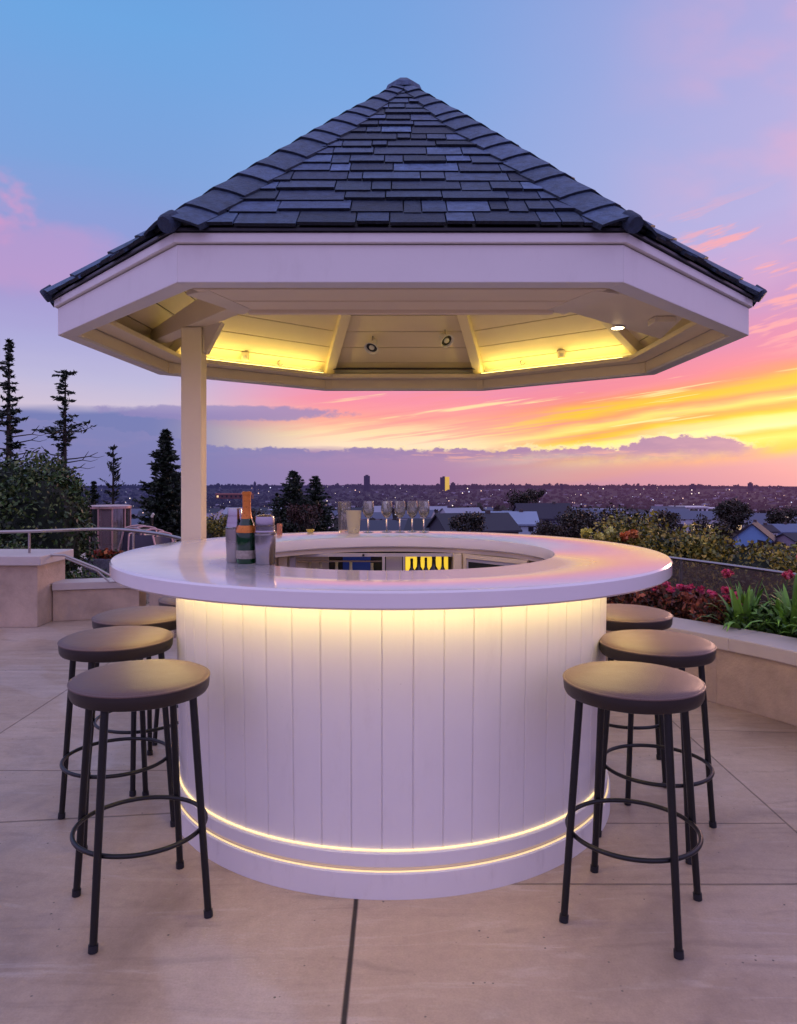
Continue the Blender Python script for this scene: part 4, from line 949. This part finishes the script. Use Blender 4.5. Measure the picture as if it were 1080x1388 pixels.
gable_house(seat(1022,752,150), math.radians(60), 9, 7, 3.4, 3.0, BL, DKR, 'blue house with steep dark gable facing the bar, right of the yellow shrubs', 3)
gable_house(seat(1052,738,178), math.radians(8), 10, 6, 3.2, 1.5, (.24,.36,.6), (.12,.16,.26), 'pale blue house with low roof behind the gabled one', 4)
gable_house(seat(1030,738,165), math.radians(10), 5, 5, 3.0, 1.2, WH, DKR, 'small white house with several windows between two blue ones', 4)
gable_house(seat(1085,752,150), math.radians(15), 8, 6, 3.0, 1.2, (.4,.32,.4), DKR, 'lilac walled house cut by the right edge', 4)
gable_house(seat(690,722,120), math.radians(-4), 8, 9, 1.6, 1.6, (.42,.5,.6), (.24,.30,.42), 'pale roofed hall with white gutter behind the counter', 4, True)
gable_house(seat(640,731,105), math.radians(12), 10, 10, 1.5, 2.0, (.05,.05,.07), (.035,.035,.05), 'house with wide dark slate roof just left of the pale hall')
gable_house(seat(590,731,130), math.radians(-10), 9, 9, 1.6, 1.8, (.1,.1,.13), (.03,.035,.05), 'dark roofed house behind the wine glasses')
gable_house(seat(520,731,140), math.radians(4), 12, 9, 1.6, 1.8, (.12,.12,.18), (.05,.06,.09), 'dark roofed house behind the lone wine glass')
gable_house(seat(735,716,170), math.radians(5), 12, 9, 2.5, 3.0, (.1,.1,.16), (.03,.03,.05), 'dark house with plain roof right of the pale hall')
gable_house(seat(800,708,260), math.radians(0), 36, 9, 1.6, 1.2, (.36,.4,.55), (.45,.5,.62), 'long low shed with pale roof stretching over the counter', 10)
gable_house(seat(905,700,380), math.radians(-6), 16, 9, 3.0, 2.0, (.45,.45,.55), (.10,.10,.14), 'white house with grey roof left of the white hotel', 4)
t = empty('white_hotel', seat(950,706,430), 'long white three storey building with flat roof and rows of windows', 'building')
mb = MB(); mb.box(-12,12,0,10,0,7.5,col=(.62,.60,.66)); mb.build('wall', HOUSEM, t)
mb = MB(); mb.box(-15,4,-1,11,7.6,8.3,col=(.7,.66,.7)); mb.build('roof', HOUSEM, t)
for j in range(3):
    for i in range(9): mb = MB(); mb.box(-11.4+i*2.6,-11.4+i*2.6+1.2,-.15,.1,1+j*2.3,2.3+j*2.3); mb.build('window', WINM, t)
# glazed roof strip behind the wine glasses, red roofed long building on the left
gable_house(seat(318,664+12,700), math.radians(0), 34, 10, 4.0, 1.0, (.14,.05,.05), (.22,.06,.05), 'long low building with red roof left of the spruces', 8, True)

# small valley houses, one object each (shared meshes)
HG = 'small houses of the valley town'
kinds = []
for k in range(8):
    mb = MB(); w, dp, h = R.uniform(9,16), R.uniform(8,10), R.uniform(3.5,7); rh = R.uniform(1.8,3.2); b = R.uniform(.2,.62) if k < 5 else R.uniform(.35,.6); wc = (b*R.uniform(.9,1.05), b*.95, b*R.uniform(1,1.15)); rc = R.choice(((.05,.05,.07),(.10,.06,.05),(.3,.32,.4),(.04,.045,.06))) if k < 5 else (.10,.12,.18)
    mb.box(-w/2,w/2,-dp/2,dp/2,-3,h,col=wc)
    for s in (-1, 1):
        mb.face([(s*w/2,-dp/2,h),(s*w/2,dp/2,h),(s*w/2,0,h+rh)], col=wc); mb.face([(-w/2-.3,s*(dp/2+.4),h-.2),(w/2+.3,s*(dp/2+.4),h-.2),(w/2+.3,0,h+rh),(-w/2-.3,0,h+rh)], col=rc)
    for i in range(3):
        cx = -w/2+w*(i+.5)/3; lit = R.random() < .35; mb.box(cx-1,cx+1,-dp/2-.1,-dp/2+.05,h*.3,h*.75,m=2 if lit else 1)
    o = mb.build('valley_house', [HOUSEM, WINM, WINL], fix=False); kinds.append(o.data); bpy.data.objects.remove(o)
placed = 0
for q in range(20):
    d = math.exp(R.uniform(math.log(240), math.log(700))); px = R.uniform(560, 1090); x = (px-540)/F*d
    o = bpy.data.objects.new('valley_house', R.choice(kinds[-3:])); C.objects.link(o); o.location = (x, d, tz(x, d)+.5); o.rotation_euler.z = R.uniform(-.5,.5); o.scale = (R.uniform(.8,1.7),1,.6)
    tag(o, 'tiny pale house among dark trees in the valley below the skyline', 'house', HG)
while placed < 230:
    d = math.exp(R.uniform(math.log(230), math.log(2400))); px = R.uniform(-150, 1230); x = (px-540)/F*d
    o = bpy.data.objects.new('valley_house', R.choice(kinds)); C.objects.link(o); o.location = (x, d, tz(x, d)+ (0 if d>500 else -.5)); o.rotation_euler.z = R.uniform(-.6,.6)
    tag(o, 'tiny pale house among dark trees in the valley below the skyline', 'house', HG); placed += 1
# the rest of the far town and woods, beyond counting
mb = MB()
for k in range(2600):
    d = math.exp(R.uniform(math.log(900), math.log(5000))); px = R.uniform(-600, 1700); x = (px-540)/F*d; z = tz(x, d); w, h = R.uniform(6,26), R.uniform(3,8); b = R.choice((.06,.1,.16,.3,.55)) ; a = R.uniform(-.6,.6)
    ca, sa = math.cos(a), math.sin(a); pts = [(-w/2,-4),(w/2,-4),(w/2,4),(-w/2,4)]; pts = [(x+p*ca-q*sa, d+p*sa+q*ca) for p, q in pts]; mb.prism(pts, z-2, z+h, col=(b*.95,b*.9,b*1.1))
tag(mb.build('distant_town', FARM, fix=False), 'countless small far-off buildings spread over the valley', 'town', kind='stuff')
# woods: crossed clumps
cs = []
def wood(n, d0, d1, sz0, sz1, spread=(-500, 1600)):
    d = np.exp(NR.uniform(math.log(d0), math.log(d1), n)); px = NR.uniform(*spread, n); x = (px-540)/F*d
    z = np.array([tz(a, b) for a, b in zip(x, d)]); s = NR.uniform(sz0, sz1, n); return x, d, z, s
Q = []; Cc = []
for n, d0, d1, a, b in ((2600, 60, 400, 1.6, 3.4), (4200, 400, 1500, 4, 8), (6500, 1500, 5050, 5, 11), (1800, 4750, 5060, 8, 26)):
    x, y, z, s = wood(n, d0, d1, a, b); L_ = 16
    for q in range(L_):
        dd = NR.normal(size=(n,3)); dd /= np.linalg.norm(dd, axis=1)[:,None]; dd[:,2] = np.abs(dd[:,2])*1.15; rr = NR.uniform(.4,1,n)[:,None]
        p = np.stack([x,y,z], 1) + dd*s[:,None]*rr; u = NR.normal(size=(n,3)); u /= np.linalg.norm(u, axis=1)[:,None]; v = np.cross(u, NR.normal(size=(n,3))); v /= np.linalg.norm(v, axis=1)[:,None]
        h = (s*.42)[:,None]; Q.append(np.stack([p-u*h, p+v*h, p+u*h, p-v*h], 1)); g = NR.uniform(.5,1.5,n)[:,None]; Cc.append(np.array([(.022,.022,.014)])*g*(1+.6*dd[:,2:3]))
tag(leafmesh('distant_woodland', [(np.concatenate(Q), np.concatenate(Cc))], FARM), 'dark woodland filling the valley up to the skyline', 'woods', kind='stuff')
# town lights
mb = MB()
for k in range(1150):
    d = math.exp(R.uniform(math.log(260), math.log(4900))); px = R.uniform(-400, 1500); x = (px-540)/F*d; z = tz(x, d) + R.uniform(3, 9 if d < 1500 else 16); s = d*.00042*R.choice((.5,.6,.8,1,1.3,2.0))
    p = [(x-s,d,z),(x+s,d,z),(x,d-s,z),(x,d+s,z),(x,d,z-s),(x,d,z+s)]; b = len(mb.v); mb.v += p; c = R.choice((0,0,1,2))
    for f in ((0,2,5),(2,1,5),(1,3,5),(3,0,5),(2,0,4),(1,2,4),(3,1,4),(0,3,4)): mb.f.append(tuple(b+i for i in f)); mb.c.append((1,1,1)); mb.m.append(c); mb.sm.append(False)
TL2 = mat('town_light_warm', (1,1,1), emit=(1.0,.55,.25), estr=1.4, light=False); TL3 = mat('town_light_cool', (1,1,1), emit=(.75,.8,1.0), estr=1.1, light=False)
tag(mb.build('town_lights', [TLITE, TL2, TL3], fix=False), 'scattered points of light across the dusky valley town', 'lights', kind='stuff')
# towers on the skyline
def tower(px, top, w, d, label, gold=False, name='tower_block'):
    x = (px-540)/F*d; zb = tz(x, d)-5; zt = CAMZ+(645-top)/F*d; W_ = w/F*d; t = empty(name, (x,d,zb), label, 'tower')
    mb = MB(); mb.box(-W_/2, W_/2*(0 if gold else 1), 0, W_, 0, zt-zb); mb.build('tower_wall', TDARK, t)
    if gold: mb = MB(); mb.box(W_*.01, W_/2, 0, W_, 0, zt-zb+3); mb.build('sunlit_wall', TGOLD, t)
    mb = MB(); mb.box(-W_*.25, W_*.25*(0 if gold else 1), W_*.2, W_*.7, zt-zb+.1, zt-zb+6); mb.build('roof_plant', TDARK, t)
tower(497, 645, 8, 4200, 'slim dark tower block left of centre on the skyline')
tower(603, 647, 12, 4300, 'tower block with one face lit gold on the skyline', True)
tower(614, 655, 6, 4400, 'short dark block right beside the golden tower')
tower(940, 657, 7, 4300, 'squat dark block on the right part of the skyline')
tower(1018, 655, 5, 4200, 'thin dark tower at the far right of the skyline')
tower(762, 657, 3, 4300, 'very thin mast tower right of the golden tower')
tower(345, 654, 3, 4200, 'thin spire on the skyline left of the spruces')
